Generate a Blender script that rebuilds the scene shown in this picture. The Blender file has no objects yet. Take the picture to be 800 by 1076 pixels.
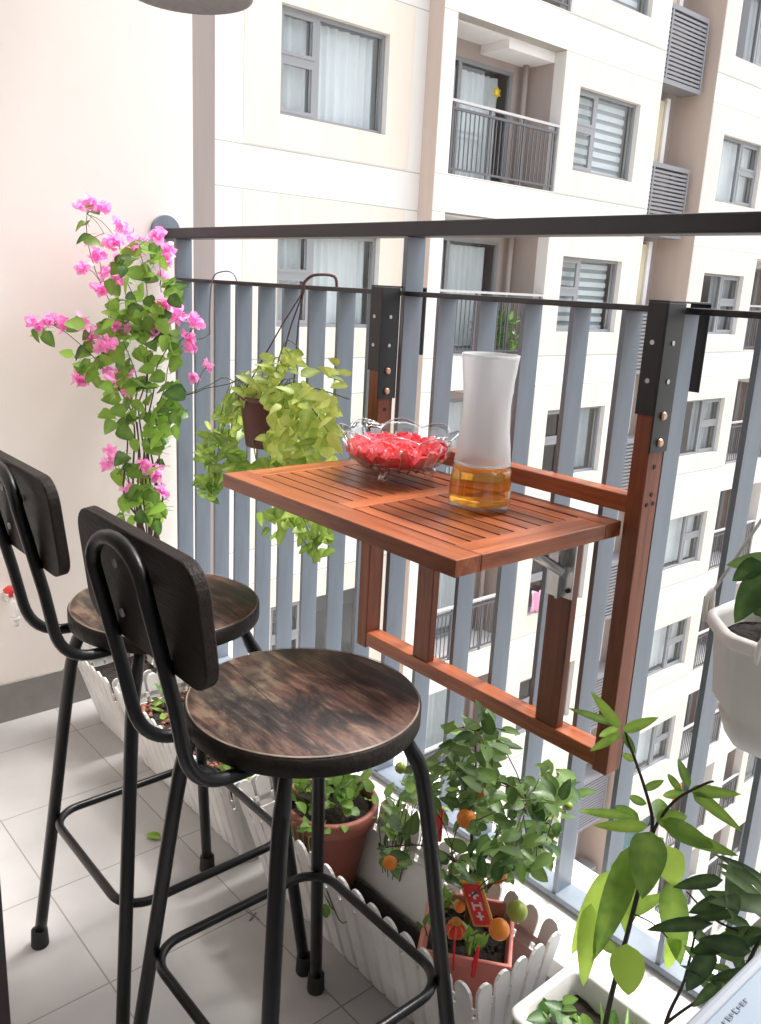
import bpy, math, random
from mathutils import Vector, Matrix, noise
random.seed(11)
PI = math.pi
V = Vector
scene = bpy.context.scene
C = scene.collection

# ------------------------------------------------------------------ mesh builder
class MB:
    def __init__(s):
        s.v = []; s.f = []; s.sm = []; s.t = []; s.tint = 0.5
    def add(s, vs, fs, smooth=False, tint=None):
        n = len(s.v); tt = s.tint if tint is None else tint
        s.v += [tuple(v) for v in vs]; s.t += [tt] * len(vs)
        for f in fs:
            s.f.append(tuple(i + n for i in f)); s.sm.append(smooth)
        return s
    def box(s, x0, x1, y0, y1, z0, z1, tint=None):
        v = [(x0,y0,z0),(x1,y0,z0),(x1,y1,z0),(x0,y1,z0),(x0,y0,z1),(x1,y0,z1),(x1,y1,z1),(x0,y1,z1)]
        return s.add(v, [(3,2,1,0),(4,5,6,7),(0,1,5,4),(1,2,6,5),(2,3,7,6),(3,0,4,7)], False, tint)
    def obox(s, c, a, b, d, tint=None):
        c, a, b, d = V(c), V(a), V(b), V(d)
        v = [c-a-b-d, c+a-b-d, c+a+b-d, c-a+b-d, c-a-b+d, c+a-b+d, c+a+b+d, c-a+b+d]
        return s.add(v, [(3,2,1,0),(4,5,6,7),(0,1,5,4),(1,2,6,5),(2,3,7,6),(3,0,4,7)], False, tint)
    def tube(s, path, r, seg=12, cap=True, tint=None, flat=None):
        P = [V(p) for p in path]; n = len(P)
        R = r if isinstance(r, (list, tuple)) else [r] * n
        up = None; rings = []
        for i in range(n):
            d = (P[min(i+1, n-1)] - P[max(i-1, 0)]).normalized()
            if up is None:
                up = d.orthogonal().normalized()
            up = (up - d * up.dot(d))
            if up.length < 1e-6: up = d.orthogonal()
            up.normalize(); w = d.cross(up)
            rings.append([P[i] + (up * math.cos(2*PI*k/seg) + w * math.sin(2*PI*k/seg)) * R[i] for k in range(seg)])
        vs = [q for g in rings for q in g]; fs = []
        for i in range(n-1):
            for k in range(seg):
                a = i*seg+k; b = i*seg+(k+1) % seg
                fs.append((a, b, b+seg, a+seg))
        s.add(vs, fs, True, tint)
        if cap:
            m = len(s.v) - len(vs)
            s.f.append(tuple(m+k for k in range(seg))[::-1]); s.sm.append(False)
            s.f.append(tuple(m+(n-1)*seg+k for k in range(seg))); s.sm.append(False)
        return s
    def lathe(s, prof, c=(0,0,0), seg=40, tint=None, fn=None, close=False, cap=True):
        vs = []; fs = []; n = len(prof)
        for i, (r, z) in enumerate(prof):
            for k in range(seg):
                a = 2*PI*k/seg; rr, zz = (r, z) if fn is None else fn(r, z, a, i)
                vs.append((c[0]+rr*math.cos(a), c[1]+rr*math.sin(a), c[2]+zz))
        for i in range(n-1 if not close else n):
            for k in range(seg):
                a = i*seg+k; b = i*seg+(k+1) % seg; j = (i+1) % n
                fs.append((a, b, j*seg+(k+1) % seg, j*seg+k))
        s.add(vs, fs, True, tint)
        m = len(s.v)-len(vs)
        if not close and cap:
            if prof[0][0] > 1e-6: s.f.append(tuple(m+k for k in range(seg))[::-1]); s.sm.append(False)
            if prof[-1][0] > 1e-6: s.f.append(tuple(m+(n-1)*seg+k for k in range(seg))); s.sm.append(False)
        return s
    def prism(s, pts, O, U, W, N, tint=None):      # 2D outline in U,W extruded along N
        O, U, W, N = V(O), V(U), V(W), V(N); n = len(pts)
        a = [O + U*p[0] + W*p[1] for p in pts]; b = [q + N for q in a]
        fs = [tuple(range(n))[::-1], tuple(range(n, 2*n))] + [(i, (i+1) % n, n+(i+1) % n, n+i) for i in range(n)]
        return s.add(a + b, fs, False, tint)
    def leaf(s, b, t, w, up=(0,0,1), cup=.18, droop=.12, tint=.5, n=7, shape=1.0, wav=0.0):
        b, t = V(b), V(t); d = t - b; L = d.length
        if L < 1e-5: return s
        d.normalize(); up = V(up); side = d.cross(up)
        if side.length < 1e-3: side = d.cross(V((.3,.9,.2)))
        side.normalize(); nn = side.cross(d).normalized()
        vs = []; fs = []
        for i in range(n+1):
            u = i/n
            hw = w*.5*(math.sin(PI*min(1, u**(.72*shape)))**.72 if 0 < u < 1 else 0.02)
            c = b + d*(L*u) + nn*(-droop*L*(u*u*1.2-u*.2)) 
            wv = math.sin(u*9+tint*20)*wav*w
            vs += [c + side*hw + nn*(cup*hw + wv), c, c - side*hw + nn*(cup*hw - wv)]
        for i in range(n):
            a = i*3
            fs += [(a, a+1, a+4, a+3), (a+1, a+2, a+5, a+4)]
        m0 = len(s.v); s.add(vs, fs, True, tint)
        for i in range(n+1): s.t[m0+i*3+1] = tint+.22
        return s
    def ball(s, c, r, seg=12, rings=8, sq=1.0, tint=None, bump=0):
        prof = []
        for i in range(rings+1):
            a = -PI/2 + PI*i/rings
            prof.append((max(1e-4, r*math.cos(a)), r*math.sin(a)*sq))
        return s.lathe(prof, c, seg, tint)
    def build(s, name, m, parent=None, bevel=0, solid=0, sub=0, loc=None, seg=2):
        me = bpy.data.meshes.new(name); me.from_pydata(s.v, [], s.f); me.update()
        me.polygons.foreach_set('use_smooth', s.sm)
        at = me.attributes.new('tint', 'FLOAT', 'POINT'); at.data.foreach_set('value', s.t)
        me.materials.append(m)
        o = bpy.data.objects.new(name, me); C.objects.link(o)
        if loc is not None: o.location = loc
        if parent is not None: o.parent = parent
        if solid:
            k = o.modifiers.new('solid', 'SOLIDIFY'); k.thickness = solid; k.offset = 0
        if bevel:
            k = o.modifiers.new('bevel', 'BEVEL'); k.width = bevel; k.segments = seg; k.limit_method = 'ANGLE'; k.angle_limit = .6; k.harden_normals = False
        if sub:
            k = o.modifiers.new('sub', 'SUBSURF'); k.levels = sub; k.render_levels = sub
        return o

def each(name, m, items, parent, fix=None, **k):
    out = []
    for mb in items:
        if fix: mb.v = [fix(v) for v in mb.v]
        out.append(mb.build(name, m, parent, **k))
    return out

def fillet(path, r, n=6):
    P = [V(p) for p in path]; out = [P[0]]
    for i in range(1, len(P)-1):
        a, b, c = P[i-1], P[i], P[i+1]
        u = (a-b); w = (c-b); la, lc = u.length, w.length; u.normalize(); w.normalize()
        q = min(r, la*.49, lc*.49)
        for k in range(n+1):
            t = k/n
            out.append((b+u*q)*(1-t)**2 + b*2*t*(1-t) + (b+w*q)*t*t)
    out.append(P[-1]); return out

def smooth_path(P, n=4):
    P = [V(p) for p in P]; out = []
    for i in range(len(P)-1):
        p0 = P[max(i-1, 0)]; p1 = P[i]; p2 = P[i+1]; p3 = P[min(i+2, len(P)-1)]
        for k in range(n):
            t = k/n
            out.append(.5*((2*p1) + (p2-p0)*t + (2*p0-5*p1+4*p2-p3)*t*t + (3*p1-p0-3*p2+p3)*t**3))
    out.append(P[-1]); return out

def tag(o, label=None, cat=None, group=None, kind=None):
    if label: o['label'] = label
    if cat: o['category'] = cat
    if group: o['group'] = group
    if kind: o['kind'] = kind
    return o
def thing(name, label, cat, loc=(0,0,0), rz=0, group=None):
    o = bpy.data.objects.new(name, None); C.objects.link(o); o.empty_display_size = .05
    o.location = loc; o.rotation_euler = (0, 0, rz)
    return tag(o, label, cat, group)
def copy_tree(o, parent=None):
    c = o.copy(); C.objects.link(c)
    if parent is not None: c.parent = parent
    for ch in [x for x in bpy.data.objects if x.parent == o]: copy_tree(ch, c)
    return c

# ------------------------------------------------------------------ materials
def mat(name, col, rough=.6, metal=0, spec=.5, noise_amt=0, noise_scale=8, bump=0, bump_scale=60, col2=None, coat=0, stretch=None, tintv=0, tinth=0):
    m = bpy.data.materials.new(name); m.use_nodes = True; nt = m.node_tree; N = nt.nodes; Lk = nt.links
    p = N['Principled BSDF']; p.inputs['Base Color'].default_value = (*col, 1); p.inputs['Roughness'].default_value = rough
    p.inputs['Metallic'].default_value = metal; p.inputs['Specular IOR Level'].default_value = spec
    if coat: p.inputs['Coat Weight'].default_value = coat; p.inputs['Coat Roughness'].default_value = .15
    tc = N.new('ShaderNodeTexCoord'); mp = N.new('ShaderNodeMapping'); Lk.new(tc.outputs['Object'], mp.inputs[0])
    if stretch: mp.inputs['Scale'].default_value = stretch
    src = None
    if noise_amt or col2:
        n = N.new('ShaderNodeTexNoise'); n.inputs['Scale'].default_value = noise_scale; n.inputs['Detail'].default_value = 6; n.inputs['Roughness'].default_value = .6
        Lk.new(mp.outputs[0], n.inputs['Vector'])
        r = N.new('ShaderNodeValToRGB'); r.color_ramp.elements[0].position = .3; r.color_ramp.elements[1].position = .7
        c2 = col2 if col2 else tuple(c*(1-noise_amt) for c in col)
        r.color_ramp.elements[0].color = (*c2, 1); r.color_ramp.elements[1].color = (*col, 1)
        Lk.new(n.outputs['Fac'], r.inputs[0]); src = r.outputs[0]; Lk.new(src, p.inputs['Base Color'])
    if tintv:
        a = N.new('ShaderNodeAttribute'); a.attribute_name = 'tint'
        mr = N.new('ShaderNodeMapRange'); mr.inputs['To Min'].default_value = 1-tintv; mr.inputs['To Max'].default_value = 1+tintv
        Lk.new(a.outputs['Fac'], mr.inputs[0])
        hs = N.new('ShaderNodeHueSaturation'); Lk.new(mr.outputs[0], hs.inputs['Value'])
        if src: Lk.new(src, hs.inputs['Color'])
        else: hs.inputs['Color'].default_value = (*col, 1)
        Lk.new(hs.outputs[0], p.inputs['Base Color'])
    if bump:
        n2 = N.new('ShaderNodeTexNoise'); n2.inputs['Scale'].default_value = bump_scale; n2.inputs['Detail'].default_value = 4
        Lk.new(mp.outputs[0], n2.inputs['Vector'])
        b = N.new('ShaderNodeBump'); b.inputs['Strength'].default_value = bump; b.inputs['Distance'].default_value = .01
        Lk.new(n2.outputs['Fac'], b.inputs['Height']); Lk.new(b.outputs[0], p.inputs['Normal'])
    return m

def leaf_mat(name, dark, light, trans=.35, rough=.42, third=None):
    m = bpy.data.materials.new(name); m.use_nodes = True; nt = m.node_tree; N = nt.nodes; Lk = nt.links
    p = N['Principled BSDF']; p.inputs['Roughness'].default_value = rough; p.inputs['Specular IOR Level'].default_value = .45
    a = N.new('ShaderNodeAttribute'); a.attribute_name = 'tint'
    tc = N.new('ShaderNodeTexCoord'); n = N.new('ShaderNodeTexNoise'); n.inputs['Scale'].default_value = 55; n.inputs['Detail'].default_value = 3
    Lk.new(tc.outputs['Object'], n.inputs['Vector'])
    ad = N.new('ShaderNodeMath'); ad.operation = 'MULTIPLY_ADD'; Lk.new(n.outputs['Fac'], ad.inputs[0]); ad.inputs[1].default_value = .5
    sb = N.new('ShaderNodeMath'); sb.operation = 'SUBTRACT'; Lk.new(a.outputs['Fac'], sb.inputs[0]); sb.inputs[1].default_value = .25
    Lk.new(sb.outputs[0], ad.inputs[2])
    r = N.new('ShaderNodeValToRGB'); r.color_ramp.elements[0].color = (*dark, 1); r.color_ramp.elements[1].color = (*light, 1)
    r.color_ramp.elements[0].position = .1; r.color_ramp.elements[1].position = .95 if not third else .7
    if third:
        e = r.color_ramp.elements.new(1.0); e.color = (*third, 1)
    Lk.new(ad.outputs[0], r.inputs[0]); Lk.new(r.outputs[0], p.inputs['Base Color'])
    t = N.new('ShaderNodeBsdfTranslucent'); hs = N.new('ShaderNodeHueSaturation'); hs.inputs['Value'].default_value = 1.7; hs.inputs['Hue'].default_value = .485
    Lk.new(r.outputs[0], hs.inputs['Color']); Lk.new(hs.outputs[0], t.inputs['Color'])
    mx = N.new('ShaderNodeMixShader'); mx.inputs[0].default_value = trans
    Lk.new(p.outputs[0], mx.inputs[1]); Lk.new(t.outputs[0], mx.inputs[2]); Lk.new(mx.outputs[0], N['Material Output'].inputs[0])
    b = N.new('ShaderNodeBump'); b.inputs['Strength'].default_value = .25; b.inputs['Distance'].default_value = .003
    Lk.new(n.outputs['Fac'], b.inputs['Height']); Lk.new(b.outputs[0], p.inputs['Normal'])
    return m

def wood_mat(name, cols, axis='x', rough=.45, scale=1.0, tintv=.2, bumpv=.15):
    m = bpy.data.materials.new(name); m.use_nodes = True; nt = m.node_tree; N = nt.nodes; Lk = nt.links
    p = N['Principled BSDF']; p.inputs['Roughness'].default_value = rough; p.inputs['Specular IOR Level'].default_value = .4
    tc = N.new('ShaderNodeTexCoord'); mp = N.new('ShaderNodeMapping'); Lk.new(tc.outputs['Object'], mp.inputs[0])
    s = {'x': (4, 60, 60), 'y': (60, 4, 60), 'z': (60, 60, 4)}[axis]
    mp.inputs['Scale'].default_value = tuple(k*scale for k in s)
    a = N.new('ShaderNodeAttribute'); a.attribute_name = 'tint'
    va = N.new('ShaderNodeVectorMath'); va.operation = 'ADD'; sc = N.new('ShaderNodeMath'); sc.operation = 'MULTIPLY'; sc.inputs[1].default_value = 37
    Lk.new(a.outputs['Fac'], sc.inputs[0]); Lk.new(mp.outputs[0], va.inputs[0]); Lk.new(sc.outputs[0], va.inputs[1])
    n = N.new('ShaderNodeTexNoise'); n.inputs['Scale'].default_value = 1; n.inputs['Detail'].default_value = 8; n.inputs['Roughness'].default_value = .65; n.inputs['Distortion'].default_value = .6
    Lk.new(va.outputs[0], n.inputs['Vector'])
    r = N.new('ShaderNodeValToRGB'); els = r.color_ramp.elements
    els[0].position = .28; els[0].color = (*cols[0], 1); els[1].position = .75; els[1].color = (*cols[-1], 1)
    if len(cols) == 3: e = els.new(.5); e.color = (*cols[1], 1)
    Lk.new(n.outputs['Fac'], r.inputs[0])
    mr = N.new('ShaderNodeMapRange'); mr.inputs['To Min'].default_value = 1-tintv; mr.inputs['To Max'].default_value = 1+tintv; Lk.new(a.outputs['Fac'], mr.inputs[0])
    hs = N.new('ShaderNodeHueSaturation'); Lk.new(mr.outputs[0], hs.inputs['Value']); Lk.new(r.outputs[0], hs.inputs['Color']); Lk.new(hs.outputs[0], p.inputs['Base Color'])
    b = N.new('ShaderNodeBump'); b.inputs['Strength'].default_value = bumpv; b.inputs['Distance'].default_value = .002; Lk.new(n.outputs['Fac'], b.inputs['Height']); Lk.new(b.outputs[0], p.inputs['Normal'])
    return m

M = {}
M['wall'] = mat('wall_paint', (.86,.795,.745), .75, noise_amt=.06, noise_scale=2.2, bump=.02, bump_scale=180)
M['ceil'] = mat('ceiling_paint', (.8,.79,.77), .8)
M['skirt'] = mat('skirting_tile', (.25,.24,.23), .45, noise_amt=.15, noise_scale=30)
M['kerb'] = mat('kerb_paint', (.80,.77,.76), .6, noise_amt=.08, noise_scale=14, bump=.12, bump_scale=120)
M['metal'] = mat('black_metal', (.007,.007,.008), .32, spec=.4, noise_amt=.2, noise_scale=40, bump=.05, bump_scale=250)
M['rubber'] = mat('black_rubber', (.02,.02,.02), .8)
M['rail'] = mat('blue_grey_paint', (.185,.22,.265), .38, spec=.5, noise_amt=.22, noise_scale=9, stretch=(3,3,.5), bump=.03, bump_scale=200)
M['raildark'] = mat('backlit_rail_paint', (.020,.020,.024), .4, spec=.5, noise_amt=.15, noise_scale=15)  # darker copy of the bar paint, backlit shade put into the colour
M['bracket'] = mat('bracket_paint', (.014,.015,.017), .42, spec=.5, noise_amt=.1, noise_scale=30)
M['steel'] = mat('zinc_steel', (.62,.63,.64), .35, metal=.85, noise_amt=.2, noise_scale=25)
M['brass'] = mat('bolt_metal', (.65,.42,.30), .35, metal=.8)
M['white_plastic'] = mat('white_plastic', (.80,.80,.80), .42, spec=.5, col2=(.62,.60,.57), noise_scale=7, bump=.03, bump_scale=60)
M['terra'] = mat('terracotta_plastic', (.28,.085,.058), .6, noise_amt=.25, noise_scale=20, bump=.1, bump_scale=90)
M['pinkpot'] = mat('pink_pot', (.66,.23,.19), .55, noise_amt=.15, noise_scale=25)
M['brownpot'] = mat('brown_pot', (.10,.026,.020), .45, noise_amt=.15, noise_scale=25)
M['greypot'] = mat('off_white_pot', (.74,.71,.68), .38, noise_amt=.05, noise_scale=12)
M['soil'] = mat('soil', (.028,.018,.013), .95, col2=(.008,.006,.005), noise_scale=45, bump=1.0, bump_scale=80)
M['clay'] = mat('clay_pebbles', (.34,.13,.075), .85, col2=(.10,.05,.035), noise_scale=60, tintv=.5)
M['lampshade'] = mat('grey_shade', (.30,.29,.30), .5, noise_amt=.25, noise_scale=9, stretch=(8,8,.6))
M['red'] = mat('red_paper', (.70,.015,.02), .45)
M['gold'] = mat('gold_paper', (.62,.28,.045), .35, metal=.3)
M['fruit'] = mat('kumquat_skin', (.85,.26,.02), .38, col2=(.72,.17,.015), noise_scale=30, bump=.12, bump_scale=400)
M['greenfruit'] = mat('green_fruit', (.30,.36,.06), .4, col2=(.22,.30,.05), noise_scale=20)
M['stem'] = mat('brown_stem', (.10,.055,.03), .8, noise_amt=.5, noise_scale=60, bump=.4, bump_scale=200)
M['greenstem'] = mat('green_stem', (.14,.20,.05), .6, noise_amt=.4, noise_scale=30)
M['darkstem'] = mat('dark_stem', (.035,.028,.02), .7, noise_amt=.4, noise_scale=50)
M['boug'] = leaf_mat('bougainvillea_leaf', (.035,.10,.018), (.22,.40,.06), .4)
M['bract'] = leaf_mat('pink_bract', (.68,.18,.46), (.88,.47,.70), .45, .6)
M['pothos'] = leaf_mat('pothos_leaf', (.03,.09,.014), (.24,.37,.06), .38, .4, third=(.50,.57,.16))
M['kum'] = leaf_mat('kumquat_leaf', (.026,.082,.022), (.21,.34,.095), .28, .33)
M['pepper'] = leaf_mat('pepper_leaf', (.035,.11,.025), (.30,.46,.075), .42, .36)
M['darkleaf'] = leaf_mat('dark_leaf', (.022,.055,.022), (.17,.28,.08), .3, .45)
M['herb'] = leaf_mat('herb_leaf', (.03,.10,.02), (.22,.38,.08), .4, .4)
M['table'] = wood_mat('red_hardwood_x', [(.12,.032,.014), (.25,.073,.030), (.39,.130,.058)], 'x', .30, tintv=.32)
M['tabley'] = wood_mat('red_hardwood_y', [(.14,.036,.015), (.29,.085,.034), (.44,.155,.068)], 'y', .30)
M['tablez'] = wood_mat('red_hardwood_z', [(.10,.027,.012), (.20,.058,.026), (.27,.085,.038)], 'z', .45)
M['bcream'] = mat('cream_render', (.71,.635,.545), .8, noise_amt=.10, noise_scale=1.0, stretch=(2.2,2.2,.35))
M['bwhite'] = mat('white_render', (.82,.80,.79), .8, noise_amt=.05, noise_scale=.6)
def joints(m, levels, step):
    nt = m.node_tree; N = nt.nodes; Lk = nt.links; p = N['Principled BSDF']; src = p.inputs['Base Color'].links[0].from_socket
    tc = N.new('ShaderNodeTexCoord'); sp = N.new('ShaderNodeSeparateXYZ'); Lk.new(tc.outputs['Object'], sp.inputs[0]); acc = None
    for lv in levels:
        a = N.new('ShaderNodeMath'); a.operation = 'SUBTRACT'; Lk.new(sp.outputs[2], a.inputs[0]); a.inputs[1].default_value = lv
        md = N.new('ShaderNodeMath'); md.operation = 'FLOORED_MODULO'; Lk.new(a.outputs[0], md.inputs[0]); md.inputs[1].default_value = step
        ls = N.new('ShaderNodeMath'); ls.operation = 'LESS_THAN'; Lk.new(md.outputs[0], ls.inputs[0]); ls.inputs[1].default_value = .016
        if acc is None: acc = ls.outputs[0]
        else:
            mx = N.new('ShaderNodeMath'); mx.operation = 'MAXIMUM'; Lk.new(acc, mx.inputs[0]); Lk.new(ls.outputs[0], mx.inputs[1]); acc = mx.outputs[0]
    mx = N.new('ShaderNodeMix'); mx.data_type = 'RGBA'; Lk.new(acc, mx.inputs[0]); Lk.new(src, mx.inputs[6]); mx.inputs[7].default_value = (.40,.37,.34,1); Lk.new(mx.outputs[2], p.inputs['Base Color'])
M['bfacade'] = mat('white_render_jointed', (.71,.685,.655), .8, noise_amt=.10, noise_scale=1.0, stretch=(1.8,1.8,.3)); joints(M['bfacade'], (34.98, 34.415), 2.88)
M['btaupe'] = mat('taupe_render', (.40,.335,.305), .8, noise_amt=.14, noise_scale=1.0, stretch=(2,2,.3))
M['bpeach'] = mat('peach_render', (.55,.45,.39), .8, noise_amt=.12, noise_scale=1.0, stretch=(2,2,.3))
M['byellow'] = mat('pale_yellow_render', (.66,.58,.40), .8)
M['groove'] = mat('joint_line', (.45,.42,.38), .8)
M['wframe'] = mat('window_aluminium', (.24,.245,.255), .45)
M['wframel'] = mat('window_aluminium_light', (.50,.52,.53), .45)
M['brail'] = mat('balcony_metal', (.09,.09,.10), .5)
M['brailtop'] = mat('balcony_handrail', (.45,.44,.44), .4)
M['louvre'] = mat('louvre_metal', (.20,.20,.215), .5)
M['curtain'] = mat('white_curtain', (.80,.82,.84), .9, noise_amt=.06, noise_scale=3)
M['teal'] = mat('teal_curtain', (.10,.30,.33), .9, noise_amt=.3, noise_scale=6)
M['ground'] = mat('ground_concrete', (.32,.31,.29), .9, noise_amt=.3, noise_scale=.2)
M['asphalt'] = mat('asphalt', (.05,.05,.052), .9, noise_amt=.2, noise_scale=.8)
M['room'] = mat('room_dark', (.16,.15,.14), .9)
M['yellow'] = mat('yellow_decal', (.85,.62,.05), .6)
M['washer'] = mat('washer_white', (.29,.315,.355), .4, spec=.35)
M['washertop'] = mat('washer_lid', (.22,.27,.33), .4, spec=.35)
M['ink'] = mat('grey_print', (.135,.165,.20), .6)
M['tapwhite'] = mat('tap_plastic', (.70,.68,.66), .4)
M['tapred'] = mat('tap_handle', (.65,.03,.03), .4)
M['string'] = mat('brown_cord', (.12,.06,.055), .8)
M['wire'] = mat('grey_wire', (.25,.25,.27), .5, metal=.5)
M['pink_flower'] = mat('pink_cloth', (.75,.35,.50), .8)
M['orange_cloth'] = mat('orange_cloth', (.80,.26,.07), .9, noise_amt=.4, noise_scale=5)
M['doorframe'] = mat('dark_door_frame', (.035,.028,.027), .4, noise_amt=.3, noise_scale=6, stretch=(20,20,1))
M['door_glass'] = None

def glass_mat(name, col=(1,1,1), refl=.12, rough=.03, tr=.92):
    m = bpy.data.materials.new(name); m.use_nodes = True; nt = m.node_tree; N = nt.nodes; Lk = nt.links
    N.remove(N['Principled BSDF'])
    t = N.new('ShaderNodeBsdfTransparent'); t.inputs[0].default_value = (*[c*tr for c in col], 1)
    g = N.new('ShaderNodeBsdfGlossy'); g.inputs['Roughness'].default_value = rough
    f = N.new('ShaderNodeFresnel'); f.inputs[0].default_value = 1.5
    ad = N.new('ShaderNodeMath'); ad.operation = 'MULTIPLY_ADD'; ad.inputs[1].default_value = .9; ad.inputs[2].default_value = refl
    Lk.new(f.outputs[0], ad.inputs[0])
    ge = N.new('ShaderNodeNewGeometry'); iv = N.new('ShaderNodeMath'); iv.operation = 'SUBTRACT'; iv.inputs[0].default_value = 1; Lk.new(ge.outputs['Backfacing'], iv.inputs[1])
    ml = N.new('ShaderNodeMath'); ml.operation = 'MULTIPLY'; Lk.new(ad.outputs[0], ml.inputs[0]); Lk.new(iv.outputs[0], ml.inputs[1]); ad = ml
    mx = N.new('ShaderNodeMixShader'); Lk.new(ad.outputs[0], mx.inputs[0]); Lk.new(t.outputs[0], mx.inputs[1]); Lk.new(g.outputs[0], mx.inputs[2])
    Lk.new(mx.outputs[0], N['Material Output'].inputs[0]); return m
M['glass'] = glass_mat('window_glass', (.98,1,1), .03)

def principled_glass(name, col, rough, ior=1.45, trans=1.0, noisy=False, emis=None):
    m = bpy.data.materials.new(name); m.use_nodes = True; p = m.node_tree.nodes['Principled BSDF']
    p.inputs['Base Color'].default_value = (*col, 1); p.inputs['Roughness'].default_value = rough
    p.inputs['IOR'].default_value = ior; p.inputs['Transmission Weight'].default_value = trans
    if noisy:
        N = m.node_tree.nodes; Lk = m.node_tree.links; tc = N.new('ShaderNodeTexCoord'); n = N.new('ShaderNodeTexNoise'); n.inputs['Scale'].default_value = 25
        Lk.new(tc.outputs['Object'], n.inputs[0]); b = N.new('ShaderNodeBump'); b.inputs['Strength'].default_value = .3; b.inputs['Distance'].default_value = .004
        Lk.new(n.outputs['Fac'], b.inputs['Height']); Lk.new(b.outputs[0], p.inputs['Normal'])
    return m
M['bowlglass'] = glass_mat('cut_glass', (1,1,1), .16, .06, .97)
M['ribglass'] = glass_mat('cut_glass_ridge', (1,1,1), .38, .12, .97)
M['jelly'] = principled_glass('red_jelly', (.95,.10,.14), .16, 1.33, 0, True); M['jelly'].node_tree.nodes['Principled BSDF'].inputs['Subsurface Weight'].default_value = .5; M['jelly'].node_tree.nodes['Principled BSDF'].inputs['Subsurface Radius'].default_value = (.01,.003,.003)
M['tea'] = principled_glass('amber_tea', (.90,.46,.07), .08, 1.12, .78)
M['frost'] = principled_glass('frosted_glass', (.90,.91,.92), .32, 1.12, .72)
M['clearglass'] = glass_mat('carafe_glass', (1,1,1), .03, .04, .97)

# floor: grey 30 cm tiles with thin grout, worked out from position
def floor_mat():
    m = bpy.data.materials.new('floor_tile'); m.use_nodes = True; nt = m.node_tree; N = nt.nodes; Lk = nt.links
    p = N['Principled BSDF']; p.inputs['Roughness'].default_value = .5; p.inputs['Specular IOR Level'].default_value = .4
    tc = N.new('ShaderNodeTexCoord'); mp = N.new('ShaderNodeMapping'); mp.inputs['Location'].default_value = (-.167, -.211, 0)
    Lk.new(tc.outputs['Object'], mp.inputs[0])
    b = N.new('ShaderNodeTexBrick'); b.offset = 0; b.inputs['Scale'].default_value = 1; b.inputs['Brick Width'].default_value = .3; b.inputs['Row Height'].default_value = .3
    b.inputs['Mortar Size'].default_value = .0016; b.inputs['Mortar Smooth'].default_value = .2; b.inputs['Bias'].default_value = 0
    b.inputs['Color1'].default_value = (.41,.40,.395,1); b.inputs['Color2'].default_value = (.465,.455,.45,1); b.inputs['Mortar'].default_value = (.25,.235,.22,1)
    Lk.new(mp.outputs[0], b.inputs['Vector'])
    n = N.new('ShaderNodeTexNoise'); n.inputs['Scale'].default_value = 7; n.inputs['Detail'].default_value = 7; Lk.new(tc.outputs['Object'], n.inputs[0])
    mr = N.new('ShaderNodeMapRange'); mr.inputs['From Min'].default_value = .3; mr.inputs['From Max'].default_value = .7; mr.inputs['To Min'].default_value = .90; mr.inputs['To Max'].default_value = 1.05; Lk.new(n.outputs['Fac'], mr.inputs[0])
    mx = N.new('ShaderNodeMix'); mx.data_type = 'RGBA'; mx.blend_type = 'MULTIPLY'; mx.inputs[0].default_value = 1
    Lk.new(b.outputs['Color'], mx.inputs[6]); Lk.new(mr.outputs[0], mx.inputs[7]); Lk.new(mx.outputs[2], p.inputs['Base Color'])
    bp = N.new('ShaderNodeBump'); bp.inputs['Strength'].default_value = .5; bp.inputs['Distance'].default_value = .002; bp.invert = True
    Lk.new(b.outputs['Fac'], bp.inputs['Height']); Lk.new(bp.outputs[0], p.inputs['Normal'])
    return m
M['floor'] = floor_mat()

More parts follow.
